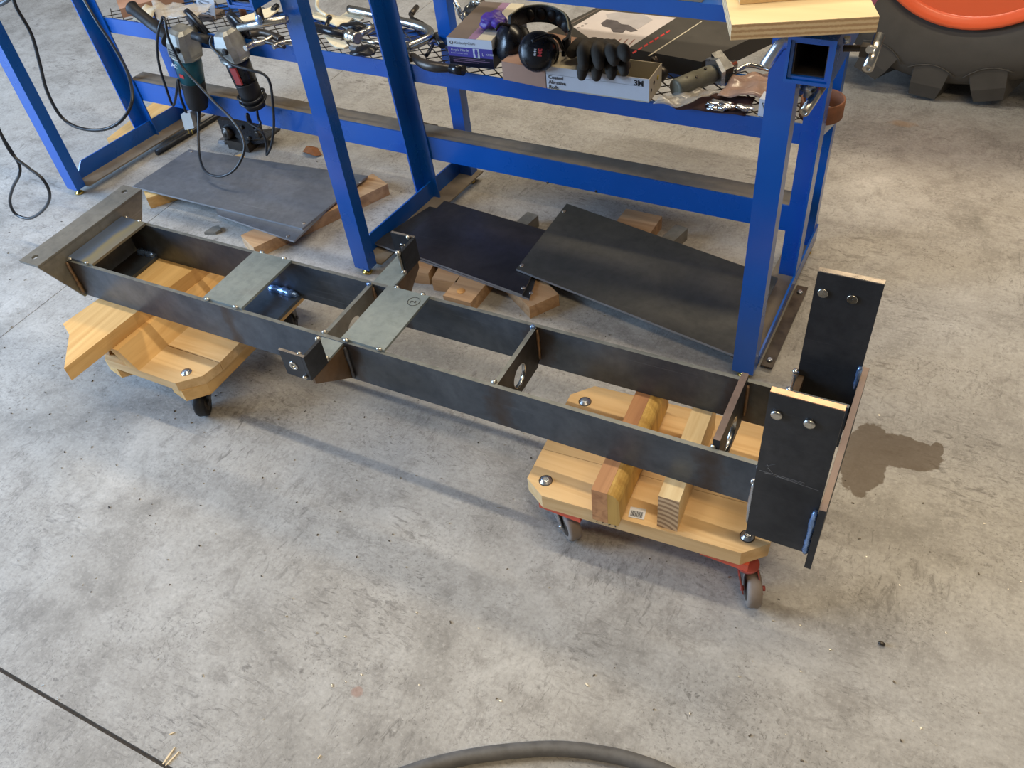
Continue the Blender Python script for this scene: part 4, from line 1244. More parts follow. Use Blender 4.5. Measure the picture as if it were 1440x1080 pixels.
for k in range(4):
    x = 862 + k * 9.5
    flatpoly([(x, 55 + k * 0.3), (x + 3, 54 + k * 0.3), (x - 4, 61 + k * 0.5), (x - 7, 62 + k * 0.5)], FZ + 0.0006, mat('brown_print', rgb(150, 110, 100), 0.6, 0, 0.1, 20), wp, 'print_stripe')
for k in range(7):
    x = 889 + k * 7.8; y = 74 - k * 4.75
    flatpoly([(x, y), (x + 5.6, y - 3.4), (x + 6.8, y - 1.6), (x + 1.2, y + 1.8)], FZ + 0.0003, M_INKR, FB, 'red_print')
flatpoly([(911, 78.5), (986, 30), (987.5, 30.3), (913.5, 78.8)], FZ + 0.0003, M_CREAM, FB, 'pale_line')
flatpoly([(797, 36), (842, 12.5), (843.5, 12.7), (799, 36.5)], FZ + 0.0003, M_GREYPR, FB, 'pale_line')

# pair of work gloves lying over the open carton
def glove(label, base_px, tips, thumb, zb, zt, vb, vt, r, palm_px):
    bm = BM(); knuck = []
    n = len(tips)
    for i, (tx, ty) in enumerate(tips):
        f = i / (n - 1)
        k = onz(base_px[0][0] * (1 - f) + base_px[1][0] * f, base_px[0][1] * (1 - f) + base_px[1][1] * f, zb)
        t = onv(tx, ty, vt)
        mid = k.lerp(t, 0.5) + Vector((0, -0.006, 0.010))
        sweep(bm, spline([k + (k - mid) * 0.5, k, mid, t], 5), [r * q for q in [1.1] * 5 + [1.1] * 5 + [1.05, 1.02, 1.0, 0.98, 0.93, 0.78]][:16], 12)
        blob(bm, t, r * 0.82, amp=0.05); knuck.append(k)
    q = [onz(x, y, zb) for x, y in palm_px]
    cpt = sum(q, Vector()) / len(q)
    for i in range(len(knuck)):
        for f in (0.0, 0.35, 0.7, 1.0):
            blob(bm, knuck[i].lerp(cpt + (knuck[i] - cpt) * 0.5, f), r * 1.12, 1, 1, 0.85, 0.15, 40)
    if thumb:
        k = onz(*thumb[0], zb); t = onz(*thumb[1], zb - 0.012)
        sweep(bm, spline([k, k.lerp(t, 0.5) + UP * 0.004, t], 6), r * 1.05, 12); blob(bm, t, r)
    o = new_obj('work_glove', bm, M_GLOVE, None, True); remesh(o, 0.0022, 3)
    return tag(o, label, 'glove', 'pair of work gloves on the white carton')


glove('dark cloth work glove lying uppermost, thumb toward the ear muffs', ((822, 66), (876, 72)), ((821, 92), (843, 91), (864, 86), (880, 80)), ((818, 60), (805, 74)), CZ + 0.030, 0, 0, 0.350, 0.0152, ((828, 52), (850, 54), (868, 62)))
glove('dark cloth work glove lying beneath, fingertips over the carton front', ((826, 88), (878, 92)), ((818, 107), (839, 108), (860, 106), (878, 101)), None, CZ + 0.0135, 0, 0, 0.356, 0.0142, ((835, 74), (855, 76), (868, 80)))

# ear muffs
EM = thing('ear_muffs', 'black ear muffs with padded headband on the kraft box', 'ear muffs', onz(750, 80, KZ))


def cup(c, axis, r, name, txt=None):
    ax = Vector(axis).normalized(); bm = BM()
    lathe(bm, c - ax * 0.028, ax, [(r * 0.72, 0), (r * 0.92, 0.004), (r * 0.98, 0.012), (r, 0.018), (r * 0.99, 0.026), (r * 0.94, 0.036), (r * 0.82, 0.044), (r * 0.6, 0.050), (r * 0.3, 0.053), (0.001, 0.054)], 36)
    return new_obj(name, bm, M_BLKPL, EM, True)


vE = 0.425
c2 = onv(755, 72, 0.368); c2.z += 0.0
ax2 = Vector((0.10, -0.86, 0.5))
k2 = cup(c2, ax2, 0.048, 'ear_cup')
c1 = onv(713, 60, vE + 0.03); ax1 = Vector((-0.62, -0.70, 0.34))
k1 = cup(c1, ax1, 0.048, 'ear_cup')
for c_, ax_ in ((c2, ax2), (c1, ax1)):
    n_ = ax_.normalized(); bm = BM()
    lathe(bm, c_ - n_ * 0.052, n_, [(0.036, 0), (0.043, 0.006), (0.044, 0.016), (0.036, 0.024)], 30)
    new_obj('ear_cushion', bm, M_BLACK, k2 if c_ is c2 else k1)
n2 = ax2.normalized(); rt = n2.cross(UP).normalized() * -1; upv = rt.cross(n2).normalized() * -1
rt = UP.cross(n2).normalized(); upv = n2.cross(rt).normalized()
tp = c2 + n2 * 0.0255
lettering('3M', 0.014, tp + rt * 0.012 + upv * 0.004, -upv, rt, M_INKR, k2, bold=0.0008, ext=0.0008)
lettering('1440', 0.0085, tp + rt * 0.0015 + upv * 0.004, -upv, rt, M_INKW, k2, bold=0.0003, ext=0.0008)
# headband: flat padded strip arching up and back from one cup to the other
hb = spline([onv(716, 34, 0.46), onv(728, 26, 0.50), onv(745, 20, 0.54), onv(770, 20, 0.555), onv(790, 28, 0.54), onv(800, 42, 0.50), onv(800, 60, 0.45), onv(792, 68, 0.42)], 6)
bm = BM(); prev = None
for i, p in enumerate(hb):
    t = (hb[min(i + 1, len(hb) - 1)] - hb[max(i - 1, 0)]).normalized()
    wd = UP * 0.019 + BV * 0.004; nn_ = t.cross(UP).normalized() * 0.004
    ring = [bm.verts.new(p + x) for x in (wd + nn_, wd - nn_, -wd - nn_, -wd + nn_)]
    if prev:
        for q in range(4):
            bm.faces.new((prev[q], prev[(q + 1) % 4], ring[(q + 1) % 4], ring[q]))
    else:
        bm.faces.new(ring)
    prev = ring
bm.faces.new(prev[::-1]); bevel(bm, 0.0012, 1, 50)
hbo = new_obj('headband', bm, M_BLKPL, EM)
for k in range(5):
    p = hb[12 + k * 4] - BV * 0.004; bm = BM(); blob(bm, p, 0.014, 1.1, 0.5, 1.15, 0.03, 20, 2); new_obj('band_pad', bm, M_BLACK, hbo)
bm = BM(); sweep(bm, spline([hb[2] + UP * 0.02, hb[10] + UP * 0.022, hb[18] + UP * 0.022, hb[26] + UP * 0.022, hb[34] + UP * 0.02], 8), 0.0022, 8); new_obj('band_edge', bm, M_GUNGR, hbo)
bm = BM(); sweep(bm, spline([onv(792, 70, 0.415), onv(784, 54, 0.39), onv(769, 50, 0.358), onv(748, 58, 0.332)], 6), 0.0045, 10); new_obj('yoke_arm', bm, M_BLKPL, k2)
bm = BM(); sweep(bm, spline([onv(716, 36, 0.455), onv(704, 34, 0.43), onv(697, 42, 0.42)], 6), 0.0042, 10); new_obj('yoke_arm', bm, M_BLKPL, k1)

# air tool with a round grey body
TZ = 0.468
ta = onz(949, 126, TZ); tb2 = onz(1003, 103, TZ + 0.004)
AT = thing('air_sander', 'grey round-bodied power tool lying right of the white carton', 'power tool', Vector((ta.x, ta.y, SZ)))
bm = BM(); L_ = (tb2 - ta).length
lathe(bm, ta, tb2 - ta, [(0.018, 0), (0.0225, 0.002), (0.024, 0.006), (0.024, L_ * 0.55), (0.0225, L_ * 0.56), (0.0225, L_ * 0.9), (0.02, L_)], 30)
new_obj('tool_body', bm, M_GUNGR, AT)
dx = (tb2 - ta).normalized(); sx_, up_ = dx.cross(UP).normalized(), UP
for f, an in ((0.25, 0.2), (0.45, -0.2), (0.75, 0.3)):
    bm = BM(); p = ta + dx * L_ * f; nrm = (sx_ * math.cos(1.1 + an) + UP * math.sin(1.1 + an)); lathe(bm, p + nrm * 0.0225, nrm, [(0.0032, 0), (0.0032, 0.0022), (0.0015, 0.0024)], 12); new_obj('body_screw', bm, M_DARKST, AT)
bm = BM(); p = tb2 - UP * 0.0
extr(bm, [p + sx_ * x + UP * z for x, z in ((-0.03, -0.022), (0.03, -0.022), (0.03, 0.012), (0.004, 0.034), (-0.03, 0.026))], dx * 0.012); bevel(bm, 0.002, 2)
new_obj('flange_plate', bm, M_ZINC, AT)
bm = BM(); p = tb2 + dx * 0.0125
extr(bm, [p + sx_ * x + UP * z for x, z in ((-0.026, -0.022), (0.026, -0.022), (0.026, 0.012), (-0.026, 0.036))], dx * 0.028); bevel(bm, 0.003, 2)
new_obj('gear_case', bm, M_BLKPL, AT)
bm = BM(); lathe(bm, tb2 + dx * 0.041, dx, [(0.015, 0), (0.015, 0.01), (0.010, 0.012), (0.010, 0.026), (0.007, 0.028)], 20); new_obj('spindle', bm, M_CHROME, AT)
# steel rod with fork beside it
bm = BM(); sweep(bm, spline([onz(1034, 101, 0.468), onz(1052, 92, 0.474), onz(1075, 96, 0.474), onz(1088, 100, 0.474)], 6), 0.0055, 12)
rd = new_obj('steel_rod', bm, M_CHROME); tag(rd, 'bright steel rod lying between the tool and the bench leg', 'rod')
bm = BM(); blob(bm, onz(920, 92, 0.478), 0.014, 0.8, 0.8, 1.6, 0.35, 110, 3)
blob(bm, onz(930, 104, 0.462), 0.018, 1, 1, 1, 0.2, 70, 2)
o = new_obj('drill_chuck', bm, M_DARKST, None, True); tag(o, 'small dark knurled chuck standing beside the white carton end', 'chuck')
# plastic bag, rags, foil
def sheet(px_pts, z, amp, name, m_, nx=14, ny=10, thick=0.0012, fr=26):
    """crumpled sheet between four image corners"""
    P = [onz(x, y, z) for x, y in px_pts]; bm = BM(); g = []
    for j in range(ny + 1):
        row = []
        for i in range(nx + 1):
            u, v = i / nx, j / ny
            p = P[0].lerp(P[1], u).lerp(P[3].lerp(P[2], u), v)
            p.z += amp * (0.5 + noise.noise(p * fr)) ; p.z = max(p.z, SZ + 0.001)
            row.append(bm.verts.new(p))
        g.append(row)
    for j in range(ny):
        for i in range(nx):
            bm.faces.new((g[j][i], g[j][i + 1], g[j + 1][i + 1], g[j + 1][i]))
    o = new_obj(name, bm, m_, None, True)
    sd_ = o.modifiers.new('thickness', 'SOLIDIFY'); sd_.thickness = thick
    return o


tag(sheet([(944, 152), (1048, 163), (1062, 142), (985, 130)], SZ + 0.003, 0.008, 'brown_rag', mat('dark_brown_cloth', rgb(66, 40, 36), 0.9, 0, 0.3, 50, 0.4)), 'dark brown rag at the shelf front below the foil', 'rag')
tag(sheet([(918, 148), (962, 152), (1012, 134), (968, 124)], SZ + 0.013, 0.016, 'plastic_bag', M_BAG), 'clear plastic bag crumpled against the white carton end', 'plastic bag', 'clear plastic bags')
tag(sheet([(1008, 140), (1078, 142), (1085, 104), (1030, 112)], SZ + 0.012, 0.018, 'plastic_bag', mat('cloudy_pink_bag', rgb(176, 146, 130), 0.25, 0.0, 0.2, 25)), 'cloudy pinkish plastic bag behind the foil scraps', 'plastic bag', 'clear plastic bags')
for (x, y), lab in (((1013, 148), 'larger scrap of crumpled foil at the shelf front'), ((1047, 151), 'smaller scrap of crumpled foil near the right front leg')):
    bm = BM(); blob(bm, onz(x, y, SZ + 0.013), 0.017 if x < 1030 else 0.013, 1.7, 1.0, 0.5, 0.9, 90, 4)
    o = new_obj('foil_scrap', bm, M_FOIL); tag(o, lab, 'foil', 'foil scraps on the rag')
pf = onv(1065, 160, 0.392)
bm = BM(); s_, v_, z_ = tob(pf); bbox(bm, s_ + 0.001, s_ + 0.06, 0.393, 0.43, SZ, SZ + 0.042); bevel(bm, 0.004, 2)
SB = tag(new_obj('small_carton', bm, M_WHITE), 'small white carton with a printed triangle behind the right front leg', 'box')
bm = BM(); q = [bp(s_ + a_, 0.3925, SZ + b_) for a_, b_ in ((0.008, 0.033), (0.028, 0.033), (0.018, 0.008))]
sweep(bm, [q[0], q[1], q[2], q[0]], 0.0005, 5); new_obj('printed_triangle', bm, M_INK, SB)
# rusty ring on a pale cone
FN = thing('ring_funnel', 'rusty band around a pale cone on the shelf end between the right legs', 'funnel', bp(2.30, 0.45, SZ))
c_ = onv(1156, 150, 0.45)
bm = BM(); lathe(bm, c_ - UP * 0.022, UP, [(0.046, 0), (0.048, 0.002), (0.048, 0.042), (0.046, 0.044), (0.043, 0.042), (0.043, 0.002)], 40, closed=True); new_obj('rusty_ring', bm, M_RUST, FN)
bm = BM(); lathe(bm, c_ - UP * 0.082, UP, [(0.006, 0), (0.0425, 0.06), (0.0425, 0.064), (0.005, 0.004)], 32); new_obj('pale_cone', bm, M_WHITE, FN)

# ------------------------------------------------------------------ left part of the shelf
CL = thing('c_clamp', 'large chrome C clamp lying flat by the middle upright', 'clamp', onz(560, 45, SZ))
z = 0.462
pth = spline([onz(491, 13, z), onz(520, 19, z), onz(560, 29, z), onz(590, 37, z), onz(604, 44, z), onz(604, 52, z), onz(594, 58, z), onz(573, 67, z)], 6)
bm = BM(); sweep(bm, pth, 0.0125, 14); new_obj('clamp_frame', bm, M_CHROME, CL)
bm = BM(); cyl(bm, onz(500, 52, z), onz(538, 31, z), 0.0095, seg=16); new_obj('clamp_arm', bm, M_CHROME, CL)
bm = BM(); lathe(bm, onz(488, 49, z), onz(506, 55, z) - onz(488, 49, z), [(0.012, 0), (0.017, 0.004), (0.019, 0.014), (0.017, 0.024), (0.013, 0.03), (0.017, 0.036), (0.016, 0.05)], 24); new_obj('swivel_pad', bm, M_CHROME, CL)
bm = BM(); cyl(bm, onz(440, 38, z), onz(488, 50, z), 0.0125, seg=18); new_obj('clamp_screw', bm, M_BLKPL, CL)
bm = BM(); cyl(bm, onz(457, 42, z), onz(463, 25, z + 0.006), 0.006, seg=12); blob(bm, onz(463, 25, z + 0.006), 0.009); new_obj('turn_handle', bm, M_BLKPL, CL)
bm = BM(); cyl(bm, onz(510, 57, z), onz(540, 62, z), 0.006, seg=12); new_obj('screw_tip', bm, M_CHROME, CL)


def plate_px(px_pts, z, th, name, m_, label, cat, group=None):
    bm = BM(); extr(bm, [onz(x, y, z) for x, y in px_pts], (0, 0, th)); bevel(bm, 0.0012, 2)
    return tag(new_obj(name, bm, m_), label, cat, group)


GP = 'pale curved plates under the clamps'  # chrome plates, their bright reflection put into the cream colour
plate_px([(440, 26), (440, 18), (462, 21), (478, 25), (488, 18), (500, 19), (512, 28), (505, 31), (496, 27), (486, 36), (474, 38), (458, 31)], SZ + 0.002, 0.004, 'curved_plate', M_GLARE, 'curved chrome plate painted in pale glare behind the black clamp screw', 'metal plate', GP)
plate_px([(456, 51), (470, 55), (484, 60), (491, 66), (484, 69), (473, 68), (464, 62)], SZ + 0.001, 0.004, 'curved_plate', M_GLARE, 'curved chrome plate painted in pale glare in front of the black clamp screw', 'metal plate', GP)
bm = BM(); sweep(bm, spline([onz(446, 0, 0.47), onz(446, 10, 0.466), onz(452, 17, 0.46), onz(460, 22, 0.456)], 6), 0.0055, 8)
tag(new_obj('pull_hook', bm, M_GLARE), 'bent pale metal hook at the picture top beside the middle front leg', 'hook')
bm = BM(); blob(bm, onz(500, 38, 0.462), 0.028, 1.4, 1.0, 0.5, 0.5, 40, 3); blob(bm, onz(512, 72, 0.462), 0.028, 1.5, 1.0, 0.5, 0.5, 40, 3)
for f in bm.verts:
    f.co.z = max(f.co.z, SZ + 0.001)
o = new_obj('clamp_jaw', bm, M_BLKPL, None, True); o['kind'] = 'stuff'; tag(o, 'jumble of black clamp jaws around the chrome C clamp', 'clamps')
bm = BM(); cyl(bm, onz(494, 67, 0.456), onz(514, 74, 0.456), 0.008, seg=12); o = new_obj('eye_bolt', bm, M_ZINC); tag(o, 'short zinc bolt at the shelf edge below the C clamp', 'bolt')
DJ = thing('dark_clamp', 'dark steel C clamp at the shelf edge left of the glove carton', 'clamp', onz(610, 92, SZ))
bm = BM(); sweep(bm, spline([onz(580, 78, 0.461), onz(592, 88, 0.461), onz(606, 93, 0.461), onz(622, 95, 0.461), onz(634, 96, 0.461)], 6), [0.009 + 0.005 * math.sin(i / 24 * PI) for i in range(25)], 12); new_obj('clamp_frame', bm, M_DARKST, DJ)
bm = BM(); cyl(bm, onz(634, 96, 0.461), onz(652, 99, 0.461), 0.0135, seg=16); new_obj('clamp_pad', bm, M_BLKPL, DJ)
bm = BM(); cyl(bm, onz(578, 84, 0.456), onz(566, 70, 0.461), 0.0065, seg=10); new_obj('clamp_screw', bm, M_DARKST, DJ)
for (p0, p1, r, m_, lab) in (((600, 78), (609, 63), 0.005, M_BLKPL, 'short black rod on the mesh right of the C clamp'), ((612, 50), (622, 64), 0.009, M_BLKPL, 'black bar leaning at the foot of the rear upright'), ((586, 10), (578, 20), 0.008, M_DARKST, 'dark handle end behind the middle upright at the picture top')):
    bm = BM(); cyl(bm, onz(*p0, 0.455), onz(*p1, 0.462), r, seg=12); tag(new_obj('tool_rod', bm, m_), lab, 'rod')
bm = BM(); sweep(bm, spline([onz(578, 20, 0.46), onz(580, 26, 0.46), onz(592, 32, 0.46), onz(600, 38, 0.46)], 5), 0.006, 10); tag(new_obj('tool_lever', bm, M_DARKST), 'curved dark lever beyond the chrome C clamp', 'lever')
# vise grips left of the middle front leg
VG = thing('locking_pliers', 'steel locking pliers below the left receiver tube', 'pliers', onz(370, 55, SZ))
z = 0.462
for pts, r, m_, nm in (([(345, 68), (356, 62), (372, 58), (386, 50)], 0.0085, M_CHROME, 'lower_jaw'), ([(352, 48), (368, 46), (384, 50), (396, 56)], 0.011, M_DARKST, 'upper_jaw'), ([(384, 66), (398, 60), (412, 58)], 0.008, M_CHROME, 'handle'), ([(356, 55), (380, 60), (400, 66)], 0.006, M_DARKST, 'lever')):
    bm = BM(); sweep(bm, spline([onz(x, y, z) for x, y in pts], 6), r, 10); new_obj(nm, bm, m_, VG)
bm = BM(); pl = [onz(x, y, 0.456) for x, y in ((332, 28), (380, 12), (388, 9), (393, 14), (378, 26), (345, 32))]
extr(bm, pl, (0, 0, 0.004)); tag(new_obj('bright_tray', bm, M_GLARE), 'thin pale metal strip behind the left receiver handle', 'metal strip')
bm = BM(); cyl(bm, onz(384, 14, 0.462), onz(390, 8, 0.465), 0.009, seg=12); tag(new_obj('strip_knob', bm, M_BLKPL), 'small black knob at the end of the pale strip', 'knob')
bm = BM(); cyl(bm, onz(343, 22, SZ), onz(343, 22, SZ) + UP * 0.05, 0.011, seg=16); tag(new_obj('copper_pin', bm, M_RUST), 'short rusty pin standing behind the left receiver tube', 'pin')
# chain hanging behind the glove carton
CH = thing('steel_chain', 'bright steel chain heaped behind the glove carton', 'chain', onz(655, 15, SZ))
cp = spline([onz(640, 3, 0.51), onz(645, 14, 0.492), onz(651, 26, 0.465), onz(655, 20, 0.458), onz(662, 6, 0.47), onz(674, 2, 0.50), onz(682, 8, 0.485)], 3)
for i in range(0, len(cp) - 1):
    d = (cp[i + 1] - cp[i]); dn = d.normalized(); s1, s2 = frame_of(dn); sdv = s1 if i % 2 else s2; c_ = cp[i].lerp(cp[i + 1], 0.5)
    ring = [c_ + dn * 0.013 * math.cos(t) + sdv * 0.0075 * math.sin(t) for t in [2 * PI * k / 14 for k in range(15)]]
    bm = BM(); sweep(bm, ring, 0.003, 7); new_obj('chain_link', bm, M_CHROME, CH)
bm = BM(); blob(bm, onz(668, 16, 0.458), 0.032, 1.2, 1, 0.5, 0.4, 40, 3)
tag(new_obj('black_pouch', bm, M_BLACK, None, True), 'black lump of cloth inside the chain loop', 'pouch')

# cardboard, paper card and plastic sleeve behind the grinders
pa = onz(172, 22, 0.452); pb_ = onz(250, 2, 0.452)
bm = BM(); ax_ = (pb_ - pa).normalized(); ay_ = Vector((-ax_.y, ax_.x, 0)); oo = Vector((pa.x, pa.y, SZ + 0.0005))
tag(new_obj('cardboard_tray', boxmesh(oo, ax_, ay_, 0.20, 0.12, SZ + 0.0005, SZ + 0.03), M_KRAFT), 'brown cardboard tray at the far left of the shelf', 'box')
tag(sheet([(222, 30), (262, 34), (300, 12), (215, 6)], SZ + 0.03, 0.02, 'plastic_sleeve', M_BAG), 'shiny clear plastic sleeve behind the black grinder handle', 'plastic bag')
tag(sheet([(188, 30), (212, 32), (226, 10), (206, 8)], SZ + 0.02, 0.012, 'paper_scrap', M_CREAM, 6, 4), 'crumpled tan paper beside the cardboard tray', 'paper')
sg = [onv(282, 24, 0.50), onv(304, 31, 0.50), onv(299, -14, 0.50), onv(270, -18, 0.50)]
bm = BM(); extr(bm, sg, BV * 0.0012)
PCd = tag(new_obj('paper_card', bm, M_WHITE), 'white printed card standing behind the teal grinder', 'card')
bm = BM(); cbt = sg[0].lerp(sg[1], 0.5); bbox(bm, tob(cbt)[0] - 0.03, tob(cbt)[0] + 0.03, 0.49, 0.55, SZ, tob(cbt)[2] - 0.002)
tag(new_obj('card_stand_box', bm, M_GREYPR), 'low grey box below the white printed card', 'box')
cxv = (sg[1] - sg[0]).normalized(); cuv = (sg[3] - sg[0]).normalized(); cnn = cxv.cross(cuv).normalized()
flp = 1 if cnn.dot(BV) < 0 else -1
ctr = lambda a_, b_: sg[0] + cxv * a_ + cuv * b_ - BV * 0.0012
lettering('Professional', 0.0115, ctr(0.002, 0.058), cxv, cuv, M_INK, PCd)
lettering('Dryer', 0.0125, ctr(0.012, 0.046), cxv, cuv, M_INK, PCd, bold=0.0003)
for k in range(4):
    bm = BM(); p = ctr(0.018 + 0.003 * k, 0.036 - k * 0.009); extr(bm, [p, p + cxv * (0.034 - 0.004 * k), p + cxv * (0.034 - 0.004 * k) + cuv * 0.002, p + cuv * 0.002], -BV * 0.0003); new_obj('print_line', bm, M_INK, PCd)
bm = BM(); lathe(bm, ctr(0.028, 0.082), -BV, [(0.016, 0), (0.016, 0.0003), (0.012, 0.0003), (0.012, 0)], 24, closed=True); new_obj('oval_logo', bm, M_PURPLE, PCd)


# ------------------------------------------------------------------ angle grinders hanging on the shelf rail
def grinder(label, top_px, bot_px, v, m_body, r0, r1, head_m, split, handle=None, disc_px=None):
    t = onv(*top_px, v); b = onv(*bot_px, v + 0.005)
    G_ = thing('angle_grinder', label, 'angle grinder', Vector((b.x, b.y, b.z)), 'angle grinders hanging on the shelf rail')
    d = b - t; L_ = d.length; dn = d.normalized()
    bm = BM(); lathe(bm, t, d, [(r0 * 0.8, 0), (r0, 0.004), (r0 * 1.02, L_ * 0.12), (r0 * 0.95, L_ * split)], 30); new_obj('motor_housing', bm, m_body, G_)
    bm = BM(); lathe(bm, t + dn * L_ * split, d, [(r0 * 0.96, 0), (r0 * 0.93, 0.006), (r1, L_ * 0.30), (r1 * 1.02, L_ * (1 - split) - 0.03), (r1 * 0.9, L_ * (1 - split) - 0.004), (r1 * 0.6, L_ * (1 - split))], 30); new_obj('rear_handle', bm, M_BLACK, G_)
    # gear head: tapered block with rounded edges and vent slots
    hh_ = 0.088; bm = BM()
    side = dn.cross(BV).normalized(); fwd = side.cross(dn).normalized()
    if fwd.dot(BV) > 0:
        fwd = -fwd
    rings = []
    for k, (f, w2, d2) in enumerate(((0.0, r0 * 1.08, r0 * 1.05), (-0.18, r0 * 1.1, r0 * 1.08), (-0.55, r0 * 0.92, r0 * 1.12), (-0.9, r0 * 0.72, r0 * 0.9), (-1.0, r0 * 0.5, r0 * 0.55))):
        c_ = t + dn * hh_ * f
        rings.append([bm.verts.new(c_ + side * (w2 * x) + fwd * (d2 * y)) for x, y in ((-1, -0.55), (-0.7, -0.9), (0.7, -0.9), (1, -0.55), (1, 0.55), (0.7, 0.95), (-0.7, 0.95), (-1, 0.55))])
    for A, B in zip(rings, rings[1:]):
        for k in range(8):
            bm.faces.new((A[k], A[(k + 1) % 8], B[(k + 1) % 8], B[k]))
    bm.faces.new(rings[0][::-1]); bm.faces.new(rings[-1]); bevel(bm, 0.003, 2, 20)
    hd = new_obj('gear_head', bm, head_m, G_)
    bm = BM(); lathe(bm, t - dn * 0.004, dn, [(r0 * 1.16, 0), (r0 * 1.16, 0.006), (r0, 0.008)], 28); new_obj('collar', bm, head_m, G_)
    bm = BM(); lathe(bm, t - dn * hh_ * 0.45 + fwd * r0 * 1.05 + side * r0 * 0.35, fwd, [(0.010, 0), (0.010, 0.004), (0.006, 0.007)], 16); new_obj('lock_button', bm, M_BLACK, hd)
    for k in range(3):
        bm = BM(); p = t - dn * (0.012 + 0.008 * k) + fwd * r0 * 1.02 - side * r0 * 0.35
        extr(bm, [p - side * 0.012 - dn * 0.0018, p + side * 0.012 - dn * 0.0018, p + side * 0.012 + dn * 0.0018, p - side * 0.012 + dn * 0.0018], fwd * 0.0012); new_obj('vent_slot', bm, M_BLACK, hd)
    if disc_px:
        c_ = onv(*disc_px, v + 0.075); axd = (BV * 0.86 + BU * 0.38 + UP * 0.32).normalized()
        bm = BM(); lathe(bm, c_ - axd * 0.016, axd, [(0.02, 0), (0.055, 0.004), (0.062, 0.010), (0.062, 0.022), (0.059, 0.022), (0.058, 0.012), (0.02, 0.008)], 40); new_obj('disc_guard', bm, M_BLKPL, G_)
        bm = BM(); lathe(bm, c_, axd, [(0.054, 0), (0.054, 0.003), (0.02, 0.005), (0.012, 0.012)], 36); new_obj('grinding_disc', bm, M_DARKST, G_)
        bm = BM(); cyl(bm, t - dn * hh_ * 0.6, c_, 0.02, 0.016, 18); new_obj('spindle_neck', bm, M_CAST, G_)
    if handle:
        h0 = onv(*handle[0], v); h1 = onv(*handle[1], v + handle[2])
        hl = (h1 - h0).length
        bm = BM(); lathe(bm, h0, h1 - h0, [(0.010, 0), (0.010, 0.02), (0.030, 0.021), (0.030, 0.026), (0.015, 0.030), (0.0175, hl * 0.5), (0.018, hl - 0.02), (0.022, hl - 0.006), (0.018, hl)], 24); new_obj('side_handle', bm, M_BLACK, G_)
    return G_, t, b, dn, side, fwd


G1, t1, b1, dn1, sd1, fw1 = grinder('teal bodied angle grinder with long black side handle', (262, 76), (279, 150), 0.338, M_TEAL, 0.041, 0.036, M_CAST, 0.46, ((246, 60), (183, 9), 0.02), (281, 38))
bm = BM(); p = t1 + dn1 * 0.052 + fw1 * 0.040; extr(bm, [p + sd1 * x - dn1 * y for x, y in ((-0.006, -0.010), (0.010, -0.010), (0.010, 0.002), (-0.006, 0.002))], fw1 * 0.001); new_obj('rating_label', bm, M_INKR, G1)
lettering('AC', 0.017, t1 + dn1 * 0.03 + fw1 * 0.0425 - sd1 * 0.028, sd1 if sd1.dot(BU) > 0 else -sd1, -dn1, M_INKW, G1, 'brand_mark', 0.0006, bold=0.0006)
bm = BM(); cyl(bm, onv(271, 50, 0.33), onv(296, 57, 0.34), 0.012, 0.014, 16); new_obj('spindle_stub', bm, M_BLACK, G1)
G2, t2, b2, dn2, sd2, fw2 = grinder('dark angle grinder with red switch, cord wrapped round its handle', (332, 82), (361, 152), 0.345, M_BLKPL, 0.037, 0.034, M_CAST, 0.45, None, (341, 42))
bm = BM(); p = t2 + dn2 * 0.035 + fw2 * 0.034 + sd2 * (0.012 if sd2.dot(BU) > 0 else -0.012)
extr(bm, [p + sd2 * x + dn2 * y for x, y in ((-0.012, -0.022), (0.012, -0.022), (0.013, 0.03), (-0.010, 0.03))], fw2 * 0.006); bevel(bm, 0.002, 2); new_obj('red_switch', bm, M_RED, G2)
for f in (0.74, 0.84):
    c_ = t2 + dn2 * (b2 - t2).length * f; bm = BM()
    ring = [c_ + (sd2 * math.cos(t) + fw2 * math.sin(t)) * 0.041 + dn2 * 0.006 * math.sin(2 * t) for t in [2 * PI * k / 24 for k in range(25)]]
    sweep(bm, ring, 0.0042, 8); new_obj('cord_wrap', bm, M_CORD, G2)


def cord(par, pts, r=0.0042, name='power_cord', n=7, m_=None):
    bm = BM(); sweep(bm, spline(pts, n), r, 9); return new_obj(name, bm, m_ or M_CORD, par)


V = lambda x, y, v: onv(x, y, v)
cord(G1, [V(279, 150, .343), V(279, 165, .325), V(279, 190, .285), V(281, 222, .22), V(290, 242, .17), V(310, 248, .15), V(330, 238, .16), V(343, 214, .19), V(341, 192, .215), V(326, 168, .24), V(300, 142, .255), V(276, 116, .268), V(258, 96, .275), V(246, 74, .28), V(236, 50, .285), V(232, 28, .30), V(229, 24, .315)])
cord(G1, [V(229, 24, .318), V(223, 42, .30), V(221, 66, .30), V(224, 92, .31), V(233, 122, .32), V(243, 148, .325), V(248, 132, .31), V(250, 112, .30), V(254, 136, .31), V(262, 158, .32)])
bm = BM(); cyl(bm, V(279, 150, .343), V(279, 172, .335), 0.0085, 0.006, 12); new_obj('strain_relief', bm, M_BLACK, G1)
pq = V(262, 158, .32)
bm = BM(); pc = [V(254, 161, .32), V(267, 158, .32), V(273, 180, .32), V(260, 183, .32)]; extr(bm, pc, BV * 0.022); bevel(bm, 0.003, 2); pg = new_obj('plug', bm, mat('grey_plug', rgb(186, 186, 182), 0.5, 0, 0.05, 20), G1)
for x0, x1 in ((264, 266), (269, 271)):
    bm = BM(); cyl(bm, V(x0, 181, .33), V(x1, 188, .33), 0.002, seg=8); new_obj('plug_pin', bm, M_BRASS, pg)
